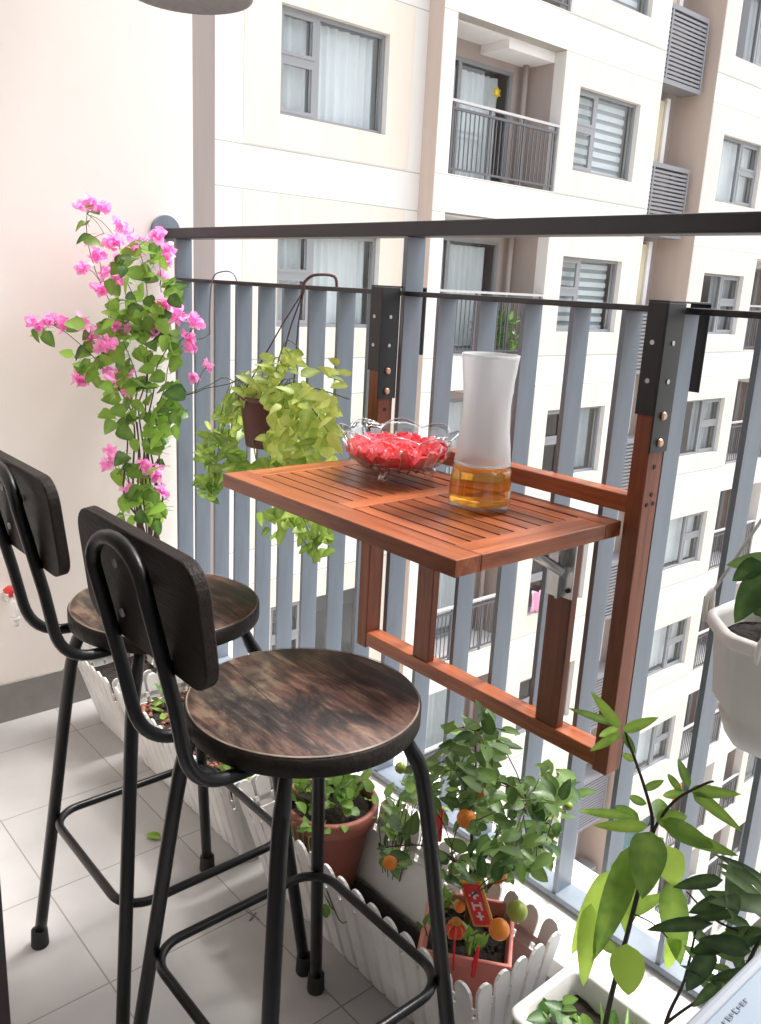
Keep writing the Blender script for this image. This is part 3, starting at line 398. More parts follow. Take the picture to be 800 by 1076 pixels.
POTHOS_LEAVES=[(0.819,1.031,1.065,0.033,0.702),(0.625,1.088,0.989,0.033,0.883),(0.579,1.100,0.992,0.043,0.795),(0.801,1.099,1.015,0.028,0.687),(0.775,1.040,1.024,0.044,0.745),(0.668,1.114,1.011,0.033,0.822),(0.782,1.061,1.011,0.033,0.789),(0.807,1.043,1.016,0.037,0.822),(0.793,1.033,1.054,0.033,0.678),(0.761,1.038,0.980,0.035,0.870),(0.797,1.053,1.085,0.033,0.942),(0.710,1.078,1.049,0.038,0.674),(0.776,1.078,1.002,0.039,0.897),(0.911,1.034,1.033,0.038,0.858),(0.697,1.067,0.997,0.041,0.841),(0.745,1.101,0.972,0.043,0.874),(0.628,1.092,0.995,0.028,0.892),(0.641,1.082,1.012,0.043,0.895),(0.726,1.074,0.970,0.040,0.977),(0.605,1.126,0.979,0.029,0.900),(0.726,1.109,1.016,0.046,0.673),(0.692,1.100,1.003,0.048,0.909),(0.639,1.125,0.958,0.044,0.740),(0.776,1.097,1.023,0.041,0.931),(0.700,1.096,1.019,0.039,0.638),(0.848,1.080,1.057,0.028,0.689),(0.868,1.060,1.064,0.045,0.707),(0.715,1.120,1.011,0.037,0.738),(0.731,1.030,1.040,0.029,0.674),(0.605,1.124,0.972,0.035,0.710),(0.668,1.078,0.999,0.029,0.809),(0.612,1.109,1.051,0.029,0.778),(0.746,1.117,1.018,0.034,0.961),(0.742,1.111,0.994,0.027,0.730),(0.656,1.121,0.961,0.030,0.975),(0.800,1.038,1.054,0.036,0.807),(0.644,1.125,1.034,0.037,0.731),(0.811,1.072,1.061,0.029,0.706),(0.707,1.097,0.998,0.038,0.752),(0.689,1.031,1.030,0.042,0.741),(0.647,1.079,1.035,0.031,0.927),(0.780,1.039,1.078,0.047,0.828),(0.734,1.035,0.999,0.047,0.957),(0.779,1.073,1.080,0.046,0.834),(0.706,1.036,1.052,0.038,0.685),(0.651,1.120,0.962,0.038,0.902),(0.771,1.119,1.028,0.033,0.973),(0.624,1.114,0.955,0.048,0.882),(0.572,1.096,1.030,0.047,0.865),(0.611,1.065,1.027,0.031,0.701),(0.763,1.057,1.042,0.036,0.961),(0.691,1.123,0.985,0.027,0.937),(0.776,1.091,0.998,0.037,0.880),(0.745,1.052,1.060,0.029,0.633),(0.714,1.058,1.031,0.044,0.797),(0.691,1.094,1.050,0.035,0.727),(0.667,1.080,1.002,0.038,0.865),(0.728,1.074,0.969,0.045,0.955),(0.718,1.109,1.009,0.043,0.690),(0.771,1.032,1.068,0.042,0.738),(0.657,1.098,1.021,0.047,0.872),(0.609,1.094,0.997,0.033,0.940),(0.809,1.044,1.009,0.046,0.723),(0.785,1.062,1.002,0.033,0.739),(0.694,1.096,1.010,0.033,0.647),(0.593,1.090,0.995,0.049,0.844),(0.728,1.077,1.031,0.035,0.894),(0.678,1.126,1.060,0.039,0.890),(0.728,1.088,1.011,0.029,0.667),(0.970,1.015,0.992,0.050,0.939),(0.978,1.016,0.988,0.049,0.748),(0.933,1.033,0.929,0.029,0.883),(0.853,1.118,0.927,0.035,0.933),(0.862,1.036,0.936,0.035,0.867),(0.864,1.072,0.877,0.042,0.904),(0.921,1.032,0.974,0.047,0.809),(0.780,1.079,0.901,0.042,0.964),(0.751,1.090,0.956,0.047,0.823),(0.798,1.105,0.870,0.034,0.961),(0.888,1.039,0.880,0.046,0.901),(0.781,1.082,1.000,0.031,0.976),(0.658,1.114,0.970,0.042,0.942),(0.822,1.044,0.987,0.054,0.739),(0.859,1.088,0.986,0.052,0.883),(0.684,1.115,0.896,0.044,0.724),(0.838,1.006,0.926,0.029,0.805),(0.849,1.009,0.951,0.044,0.913),(0.789,1.063,0.922,0.049,0.877),(0.835,1.099,0.930,0.032,0.711),(1.028,1.001,0.926,0.052,0.889),(0.967,1.045,0.933,0.032,0.945),(0.943,1.032,0.968,0.039,1.007),(0.753,1.118,0.979,0.054,0.734),(0.777,1.046,0.895,0.041,0.916),(0.832,1.024,0.930,0.035,0.866),(0.889,1.017,0.889,0.052,0.764),(0.830,1.038,1.012,0.054,0.800),(0.911,1.052,1.009,0.034,0.760),(0.765,1.082,0.991,0.043,0.775),(0.839,1.014,1.008,0.040,0.697),(0.807,1.093,0.980,0.036,0.978),(0.848,1.056,0.880,0.043,0.763),(0.858,1.106,0.967,0.047,0.824),(0.808,1.070,0.962,0.030,0.838),(0.886,1.072,0.919,0.055,0.954),(0.762,1.113,0.930,0.043,0.885),(0.793,1.059,0.908,0.053,1.030),(0.792,1.067,0.878,0.036,0.706),(0.832,1.017,1.009,0.048,0.740),(0.813,1.016,0.923,0.050,0.904),(0.918,1.088,0.917,0.036,0.822),(0.741,1.109,0.945,0.040,0.958),(0.928,1.025,1.029,0.044,0.954),(0.787,1.045,0.981,0.041,0.821),(0.999,1.033,0.954,0.038,0.853),(0.821,1.008,0.964,0.046,0.982),(0.976,1.046,0.951,0.044,0.870),(0.750,1.060,0.923,0.034,0.829),(0.969,1.039,0.943,0.035,0.897),(0.865,1.057,0.983,0.040,0.896),(0.945,1.065,0.982,0.044,0.910),(0.695,1.111,0.965,0.033,0.915),(0.784,1.054,0.938,0.035,0.733),(0.763,1.045,0.891,0.034,0.949),(0.825,1.120,0.957,0.044,0.992),(0.900,1.053,1.016,0.047,0.725),(1.032,1.008,0.955,0.047,1.026),(0.938,1.053,0.925,0.045,1.004),(0.903,1.017,1.027,0.053,0.925),(0.741,1.051,0.897,0.041,0.754),(0.888,1.087,0.902,0.040,0.847),(0.846,1.039,0.953,0.041,1.016),(0.901,1.080,1.014,0.050,0.794),(0.738,1.046,0.907,0.041,0.867),(0.888,1.107,0.926,0.036,0.957),(0.761,1.096,0.987,0.044,0.751),(0.929,1.081,0.959,0.054,0.788),(0.896,1.034,0.947,0.043,1.018),(0.872,1.082,0.988,0.045,0.803),(0.849,1.094,0.965,0.039,0.967),(0.814,1.040,0.998,0.033,0.985),(0.710,1.102,0.850,0.036,0.780),(0.892,1.025,1.016,0.039,0.713),(0.776,1.036,0.918,0.052,1.016),(0.852,1.091,0.983,0.038,0.983),(0.784,1.090,0.899,0.047,0.941),(0.821,1.044,1.002,0.054,0.683),(0.791,1.053,0.971,0.051,0.732),(0.809,1.054,0.901,0.046,0.855),(0.884,1.005,0.971,0.053,0.934),(0.887,1.090,0.949,0.048,0.722),(0.991,1.017,1.019,0.048,0.963),(0.747,1.088,0.949,0.037,0.830),(0.814,1.021,0.954,0.053,0.876),(0.942,1.060,0.962,0.053,0.715),(0.751,1.071,0.865,0.049,1.028),(0.885,1.090,0.931,0.043,0.749),(0.794,1.063,0.862,0.030,0.901),(0.823,1.076,0.949,0.045,0.846),(0.894,1.086,0.913,0.034,0.847),(0.697,1.114,0.973,0.035,0.963),(1.013,1.003,0.991,0.034,0.902),(0.889,1.072,0.976,0.034,0.907),(0.919,1.068,0.909,0.044,0.671),(0.851,1.009,0.966,0.031,1.015),(0.869,1.083,0.937,0.051,0.899),(0.746,1.116,0.946,0.053,0.725),(0.962,1.041,0.942,0.047,0.769),(0.903,1.070,0.944,0.031,0.995),(0.854,1.014,0.912,0.043,0.794),(0.909,1.008,0.994,0.040,0.755),(0.815,1.015,0.973,0.030,1.021),(0.833,1.051,1.009,0.042,0.690),(0.889,1.036,1.036,0.047,0.974),(0.382,1.125,0.903,0.032,0.462),(0.500,1.064,0.876,0.040,0.758),(0.550,1.078,0.951,0.032,0.593),(0.515,1.099,0.865,0.036,0.712),(0.496,1.097,0.943,0.031,0.496),(0.580,1.033,0.930,0.033,0.766),(0.532,1.076,0.932,0.040,0.601),(0.543,1.058,0.913,0.040,0.573),(0.540,1.094,0.934,0.029,0.595),(0.584,1.043,0.976,0.035,0.695),(0.534,1.111,0.881,0.046,0.490),(0.608,1.062,0.961,0.028,0.747),(0.450,1.089,0.933,0.040,0.434),(0.530,1.085,0.914,0.036,0.707),(0.612,1.063,0.895,0.026,0.589),(0.432,1.078,0.889,0.041,0.720),(0.595,1.063,0.909,0.041,0.650),(0.472,1.077,0.871,0.037,0.491),(0.547,1.104,0.922,0.043,0.607),(0.583,1.054,0.931,0.042,0.751),(0.527,1.074,0.960,0.033,0.507),(0.508,1.122,0.903,0.029,0.557),(0.558,1.073,0.895,0.029,0.559),(0.512,1.095,0.866,0.043,0.720),(0.454,1.113,0.904,0.041,0.564),(0.497,1.059,0.890,0.031,0.510),(0.488,1.124,0.893,0.038,0.594),(0.569,1.063,0.875,0.028,0.461),(0.450,1.114,0.870,0.026,0.530),(0.557,1.033,0.948,0.031,0.542),(0.433,1.128,0.897,0.028,0.468),(0.593,1.084,0.948,0.032,0.742),(0.670,1.039,0.934,0.033,0.673),(0.553,1.070,0.944,0.027,0.565),(0.590,1.077,0.938,0.029,0.677),(0.461,1.107,0.918,0.032,0.448),(0.624,1.035,0.911,0.033,0.739),(0.586,1.043,0.938,0.031,0.631),(0.528,1.127,0.898,0.034,0.445),(0.533,1.035,0.849,0.028,0.498),(0.472,1.050,0.845,0.031,0.181),(0.555,1.036,0.804,0.038,0.218),(0.498,1.109,0.769,0.039,0.221),(0.498,1.100,0.875,0.033,0.491),(0.453,1.075,0.785,0.032,0.347),(0.475,1.079,0.862,0.039,0.422),(0.511,1.048,0.814,0.039,0.256),(0.583,1.056,0.877,0.028,0.278),(0.562,1.041,0.871,0.047,0.282),(0.385,1.106,0.813,0.044,0.495),(0.505,1.075,0.845,0.028,0.416),(0.517,1.102,0.806,0.033,0.372),(0.425,1.119,0.848,0.041,0.246),(0.546,1.086,0.815,0.047,0.284),(0.498,1.048,0.817,0.043,0.342),(0.488,1.045,0.870,0.040,0.499),(0.545,1.081,0.788,0.045,0.289),(0.507,1.053,0.777,0.041,0.374),(0.356,1.102,0.786,0.047,0.321),(0.531,1.103,0.804,0.037,0.381),(0.606,1.047,0.878,0.044,0.485),(0.440,1.076,0.807,0.034,0.474),(0.466,1.067,0.783,0.030,0.516),(0.475,1.032,0.841,0.030,0.509),(0.491,1.049,0.797,0.027,0.173),(0.557,1.034,0.868,0.041,0.284),(0.398,1.094,0.811,0.034,0.372),(0.505,1.034,0.821,0.048,0.504),(0.527,1.066,0.833,0.044,0.378),(0.553,1.066,0.841,0.043,0.235),(0.510,1.049,0.860,0.046,0.282),(0.544,1.097,0.833,0.029,0.387),(0.617,1.038,0.873,0.035,0.447),(0.494,1.056,0.772,0.029,0.483),(0.530,1.093,0.834,0.044,0.471),(0.366,1.113,0.765,0.045,0.358),(0.399,1.119,0.738,0.045,0.352),(0.480,1.085,0.865,0.030,0.291),(0.488,1.088,0.820,0.045,0.511),(0.486,1.059,0.765,0.035,0.442),(0.546,1.102,0.829,0.045,0.283),(0.592,1.032,0.792,0.029,0.484),(0.465,1.101,0.825,0.037,0.220),(0.444,1.088,0.779,0.038,0.174),(0.383,1.114,0.760,0.042,0.308),(0.534,1.082,0.808,0.045,0.369),(0.462,1.100,0.845,0.029,0.204),(0.465,1.109,0.872,0.031,0.338),(0.429,1.085,0.812,0.031,0.366),(0.501,1.040,0.864,0.027,0.515),(0.605,1.049,0.836,0.047,0.212),(0.495,1.093,0.799,0.032,0.224),(0.507,1.084,0.850,0.043,0.182),(0.433,1.073,0.731,0.042,0.150),(0.383,1.081,0.726,0.035,0.143),(0.485,1.077,0.745,0.039,0.084),(0.452,1.053,0.747,0.040,0.420),(0.438,1.083,0.699,0.042,0.374),(0.471,1.086,0.747,0.025,0.412),(0.362,1.092,0.714,0.027,0.196),(0.385,1.100,0.734,0.038,0.411),(0.452,1.093,0.759,0.038,0.354),(0.367,1.093,0.735,0.030,0.400),(0.466,1.055,0.730,0.042,0.420),(0.436,1.108,0.747,0.044,0.109),(0.312,1.119,0.693,0.024,0.372),(0.485,1.060,0.752,0.034,0.249),(0.358,1.102,0.685,0.027,0.294),(0.376,1.119,0.684,0.042,0.090),(0.383,1.103,0.752,0.025,0.368),(0.383,1.116,0.710,0.042,0.334),(0.436,1.086,0.733,0.024,0.141),(0.451,1.082,0.747,0.041,0.209),(0.409,1.108,0.704,0.029,0.289),(0.470,1.056,0.740,0.028,0.158),(0.470,1.077,0.722,0.036,0.229),(0.447,1.074,0.759,0.043,0.389),(0.448,1.095,0.743,0.036,0.288),(0.515,1.055,0.775,0.030,0.255),(0.401,1.118,0.719,0.028,0.207),(0.873,1.070,0.862,0.042,0.556),(1.006,1.007,0.883,0.050,0.522),(0.953,1.030,0.879,0.032,0.613),(0.870,1.081,0.863,0.034,0.743),(0.876,1.019,0.899,0.032,0.577),(0.859,1.042,0.852,0.042,0.611),(0.909,1.045,0.872,0.053,0.873),(0.933,1.018,0.872,0.052,0.791),(0.758,1.068,0.857,0.052,0.879),(0.814,1.059,0.837,0.039,0.606),(0.905,1.020,0.899,0.038,0.569),(0.738,1.098,0.853,0.040,0.742),(0.849,1.083,0.834,0.053,0.834),(0.962,1.033,0.867,0.045,0.639),(0.917,1.100,0.886,0.035,0.642),(0.977,1.021,0.888,0.033,0.835),(0.759,1.084,0.843,0.042,0.692),(0.921,1.039,0.870,0.047,0.656),(0.762,1.076,0.854,0.051,0.705),(0.902,1.065,0.848,0.054,0.611),(0.961,1.057,0.871,0.044,0.580),(0.960,1.060,0.890,0.041,0.836),(0.920,1.064,0.884,0.035,0.859),(0.824,1.098,0.876,0.034,0.764),(0.779,1.079,0.870,0.052,0.841),(0.969,1.016,0.883,0.055,0.638),(0.938,1.032,0.910,0.043,0.691),(0.927,1.002,0.890,0.046,0.648),(0.758,1.067,0.853,0.048,0.670),(0.770,1.060,0.840,0.042,0.869),(0.914,1.003,0.880,0.033,0.590),(0.858,1.011,0.889,0.053,0.731),(0.909,1.028,0.874,0.051,0.785),(0.932,1.000,0.911,0.030,0.781),(0.758,1.052,0.850,0.039,0.627),(0.883,1.095,0.864,0.047,0.603),(0.765,1.061,0.854,0.035,0.549),(0.788,1.088,0.851,0.052,0.816),(0.854,1.028,0.849,0.044,0.712),(0.677,1.021,0.828,0.047,0.405),(0.802,1.001,0.868,0.039,0.637),(0.717,1.040,0.845,0.036,0.558),(0.593,1.080,0.821,0.029,0.369),(0.655,1.044,0.830,0.040,0.376),(0.789,1.015,0.844,0.032,0.360),(0.669,1.058,0.819,0.034,0.632),(0.808,1.010,0.857,0.032,0.579),(0.588,1.057,0.803,0.028,0.373),(0.603,1.068,0.813,0.047,0.460),(0.646,1.016,0.823,0.035,0.655),(0.635,1.054,0.822,0.050,0.342),(0.756,1.010,0.840,0.030,0.440),(0.607,1.077,0.802,0.044,0.475),(0.682,1.041,0.830,0.031,0.552),(0.721,1.047,0.836,0.050,0.544),(0.699,1.059,0.815,0.039,0.664),(0.726,1.062,0.829,0.036,0.423),(0.856,0.995,0.996,0.032,0.865),(0.875,1.029,0.890,0.039,0.634),(0.919,0.995,0.903,0.034,0.805),(0.921,1.021,0.943,0.031,0.875),(0.882,1.023,0.961,0.039,0.585),(0.908,1.006,0.989,0.038,0.821),(0.932,0.999,0.974,0.047,0.593),(0.902,1.015,0.915,0.029,0.600),(0.913,1.015,0.909,0.052,0.822),(0.898,1.000,0.883,0.031,0.711),(0.806,1.011,0.922,0.033,0.790),(0.873,1.022,0.914,0.047,0.816),(0.812,1.017,0.922,0.033,0.704),(0.919,0.993,0.984,0.035,0.719),(0.969,1.015,0.957,0.029,0.829),(0.944,1.014,0.976,0.030,0.907),(0.897,0.999,0.954,0.049,0.913),(0.890,1.001,0.944,0.045,0.793),(0.924,0.991,0.887,0.043,0.705),(0.796,1.029,0.959,0.033,0.741),(0.800,1.015,0.916,0.029,0.872),(0.954,1.000,0.944,0.050,0.649),(0.958,1.014,0.950,0.051,0.728),(0.972,0.998,0.924,0.034,0.591),(0.927,1.029,0.909,0.031,0.862),(0.937,1.019,1.003,0.052,0.744),(0.875,1.015,0.886,0.052,0.819),(0.859,1.026,1.005,0.046,0.620),(0.928,1.008,0.985,0.032,0.600),(0.877,1.018,0.912,0.048,0.898),(0.919,1.021,0.985,0.046,0.612),(0.811,1.028,0.876,0.038,0.760),(0.967,1.000,0.942,0.033,0.598),(0.962,0.992,0.990,0.048,0.683),(0.842,1.005,0.929,0.041,0.735),(0.899,1.010,0.981,0.051,0.646),(0.882,1.008,0.950,0.036,0.796),(0.915,0.990,0.884,0.045,0.702),(0.910,1.000,0.918,0.030,0.800),(0.673,1.048,0.976,0.036,0.665),(0.651,1.040,0.957,0.040,0.676),(0.605,1.038,0.944,0.036,0.647),(0.601,1.047,0.978,0.030,0.549),(0.669,1.023,0.974,0.031,0.696),(0.617,1.023,0.968,0.027,0.772),(0.653,1.022,0.974,0.029,0.606),(0.641,1.027,0.970,0.043,0.470),(0.605,1.042,0.981,0.044,0.579),(0.640,1.023,0.949,0.042,0.534),(0.667,1.046,0.985,0.044,0.533),(0.626,1.022,0.962,0.038,0.531),(0.649,1.041,0.991,0.031,0.627),(0.672,1.030,0.991,0.041,0.668),(0.608,1.047,0.973,0.036,0.538),(0.672,1.034,0.998,0.027,0.797),(0.868,1.045,1.024,0.047,0.914),(0.679,1.034,1.002,0.045,0.853),(0.880,1.023,1.036,0.049,0.692),(0.747,1.072,1.007,0.027,0.861),(0.888,1.035,1.015,0.042,0.646),(0.816,1.059,1.001,0.044,0.819),(0.793,1.076,0.992,0.047,0.826),(0.906,1.014,1.018,0.047,0.828),(0.636,1.068,0.996,0.041,0.780),(0.802,1.086,1.017,0.049,0.876),(0.732,1.050,1.013,0.036,0.810),(0.689,1.009,1.007,0.029,0.682),(0.783,1.037,0.998,0.047,0.749),(0.904,1.032,1.032,0.030,0.855),(0.780,1.050,0.990,0.044,0.629),(0.657,1.097,0.978,0.039,0.897),(0.794,1.007,1.002,0.042,0.646),(0.883,1.003,1.032,0.037,0.653),(0.763,1.043,1.027,0.032,0.700),(0.787,1.048,1.000,0.036,0.673),(0.822,1.024,1.005,0.029,0.823),(0.672,1.055,0.984,0.029,0.694),(0.803,1.089,1.010,0.033,0.910),(0.796,1.098,1.074,0.026,0.931),(0.764,1.102,1.060,0.029,0.887),(0.723,1.092,1.056,0.032,0.928),(0.796,1.076,1.077,0.037,0.875),(0.700,1.060,1.089,0.034,0.710),(0.816,1.060,1.082,0.038,0.953),(0.688,1.114,1.050,0.036,0.957),(0.657,1.099,1.057,0.039,0.832),(0.721,1.062,1.085,0.037,0.914),(0.777,1.070,1.067,0.036,0.957),(0.778,1.070,1.102,0.030,0.783),(0.795,1.065,1.092,0.043,0.879),(0.842,1.058,1.094,0.025,0.998),(0.798,1.053,1.091,0.031,0.881),(0.700,1.067,1.083,0.034,0.990),(0.718,1.107,1.062,0.024,0.706),(0.798,1.079,1.086,0.041,0.761),(0.710,1.100,1.059,0.025,0.764),(0.807,1.078,1.080,0.042,0.860),(0.788,1.093,1.097,0.032,0.671),(0.779,1.073,1.083,0.030,0.820),(0.912,1.116,1.042,0.038,0.829),(0.952,1.090,1.074,0.036,0.789),(0.861,1.126,1.064,0.039,0.905),(0.894,1.102,1.069,0.033,0.856),(0.894,1.120,1.046,0.026,0.916),(0.922,1.081,1.070,0.032,0.860),(0.962,1.088,1.074,0.035,0.861),(0.927,1.100,1.058,0.031,0.738),(0.905,1.105,1.091,0.030,0.796),(0.943,1.075,0.998,0.036,1.118),(0.889,1.120,0.994,0.027,1.105),(0.861,1.104,0.970,0.025,0.828),(0.937,1.080,1.003,0.028,1.076),(0.944,1.053,1.029,0.023,0.972),(0.876,1.127,0.980,0.039,1.142),(0.888,1.106,0.988,0.035,0.883),(0.909,1.090,0.998,0.032,1.003),(0.948,1.062,1.017,0.042,1.091),(0.860,1.113,0.956,0.029,0.922),(0.838,1.128,0.944,0.035,1.171),(0.820,1.128,0.975,0.027,0.828),(0.895,1.125,0.980,0.024,1.119)]
POTHOS_TRAIL=[(0.693,1.103,0.659,0.024,0.398),(0.674,1.096,0.708,0.026,0.389),(0.720,1.098,0.724,0.041,0.258),(0.662,1.123,0.699,0.036,0.202),(0.669,1.099,0.668,0.026,0.313),(0.608,1.123,0.678,0.042,0.312),(0.672,1.129,0.652,0.028,0.422),(0.743,1.092,0.682,0.041,0.447),(0.707,1.093,0.725,0.024,0.369),(0.662,1.123,0.706,0.032,0.220),(0.698,1.099,0.706,0.028,0.454),(0.647,1.096,0.696,0.037,0.414),(0.692,1.091,0.713,0.043,0.387),(0.707,1.123,0.686,0.026,0.710),(0.754,1.107,0.714,0.041,0.543),(0.886,1.101,0.727,0.031,0.536),(0.805,1.097,0.745,0.041,0.703),(0.792,1.109,0.700,0.031,0.523),(0.733,1.100,0.704,0.040,0.597),(0.772,1.113,0.689,0.035,0.635),(0.852,1.125,0.751,0.037,0.643),(0.849,1.129,0.749,0.036,0.700),(0.755,1.125,0.722,0.042,0.621),(0.743,1.112,0.722,0.023,0.492),(0.829,1.118,0.696,0.040,0.444),(0.913,1.100,0.769,0.035,0.458),(0.750,1.094,0.700,0.032,0.694),(0.784,1.126,0.736,0.040,0.541),(0.898,1.091,0.765,0.027,0.585),(0.901,1.096,0.771,0.028,0.464),(0.800,1.105,0.703,0.037,0.605),(0.886,1.129,0.733,0.030,0.567),(0.765,1.104,0.734,0.039,0.695),(0.823,1.103,0.738,0.033,0.535),(0.796,1.109,0.715,0.041,0.436),(0.892,1.106,0.759,0.023,0.460),(0.776,1.115,0.731,0.025,0.480),(0.829,1.113,0.725,0.026,0.464),(0.799,1.114,0.686,0.040,0.385),(0.801,1.121,0.747,0.022,0.440),(0.875,1.111,0.722,0.034,0.584),(0.764,1.115,0.722,0.027,0.654),(0.928,1.097,0.745,0.028,0.582),(0.838,1.091,0.740,0.030,0.505),(0.757,1.119,0.695,0.027,0.584),(0.869,1.112,0.731,0.027,0.465),(0.789,1.107,0.718,0.026,0.391),(0.763,1.099,0.736,0.022,0.450),(0.866,1.097,0.725,0.033,0.601),(0.858,1.120,0.720,0.024,0.417),(0.860,1.118,0.738,0.036,0.648),(0.847,1.126,0.735,0.035,0.544),(0.905,1.104,0.705,0.032,0.623),(0.847,1.094,0.694,0.033,0.442),(0.866,1.105,0.693,0.031,0.327),(0.858,1.110,0.703,0.030,0.418),(0.856,1.099,0.664,0.030,0.618),(0.837,1.117,0.680,0.030,0.551),(0.904,1.110,0.710,0.030,0.435),(0.888,1.101,0.710,0.025,0.427),(0.817,1.128,0.680,0.032,0.384),(0.811,1.114,0.660,0.031,0.286),(0.871,1.113,0.666,0.033,0.397),(0.834,1.121,0.689,0.034,0.464),(0.838,1.129,0.686,0.022,0.473),(0.816,1.129,0.648,0.032,0.530),(0.883,1.091,0.668,0.027,0.521),(0.824,1.124,0.658,0.024,0.484),(0.897,1.115,0.675,0.030,0.352),(0.847,1.102,0.676,0.034,0.359),(0.865,1.117,0.700,0.037,0.591),(0.873,1.096,0.661,0.028,0.373),(0.856,1.104,0.709,0.032,0.540)]
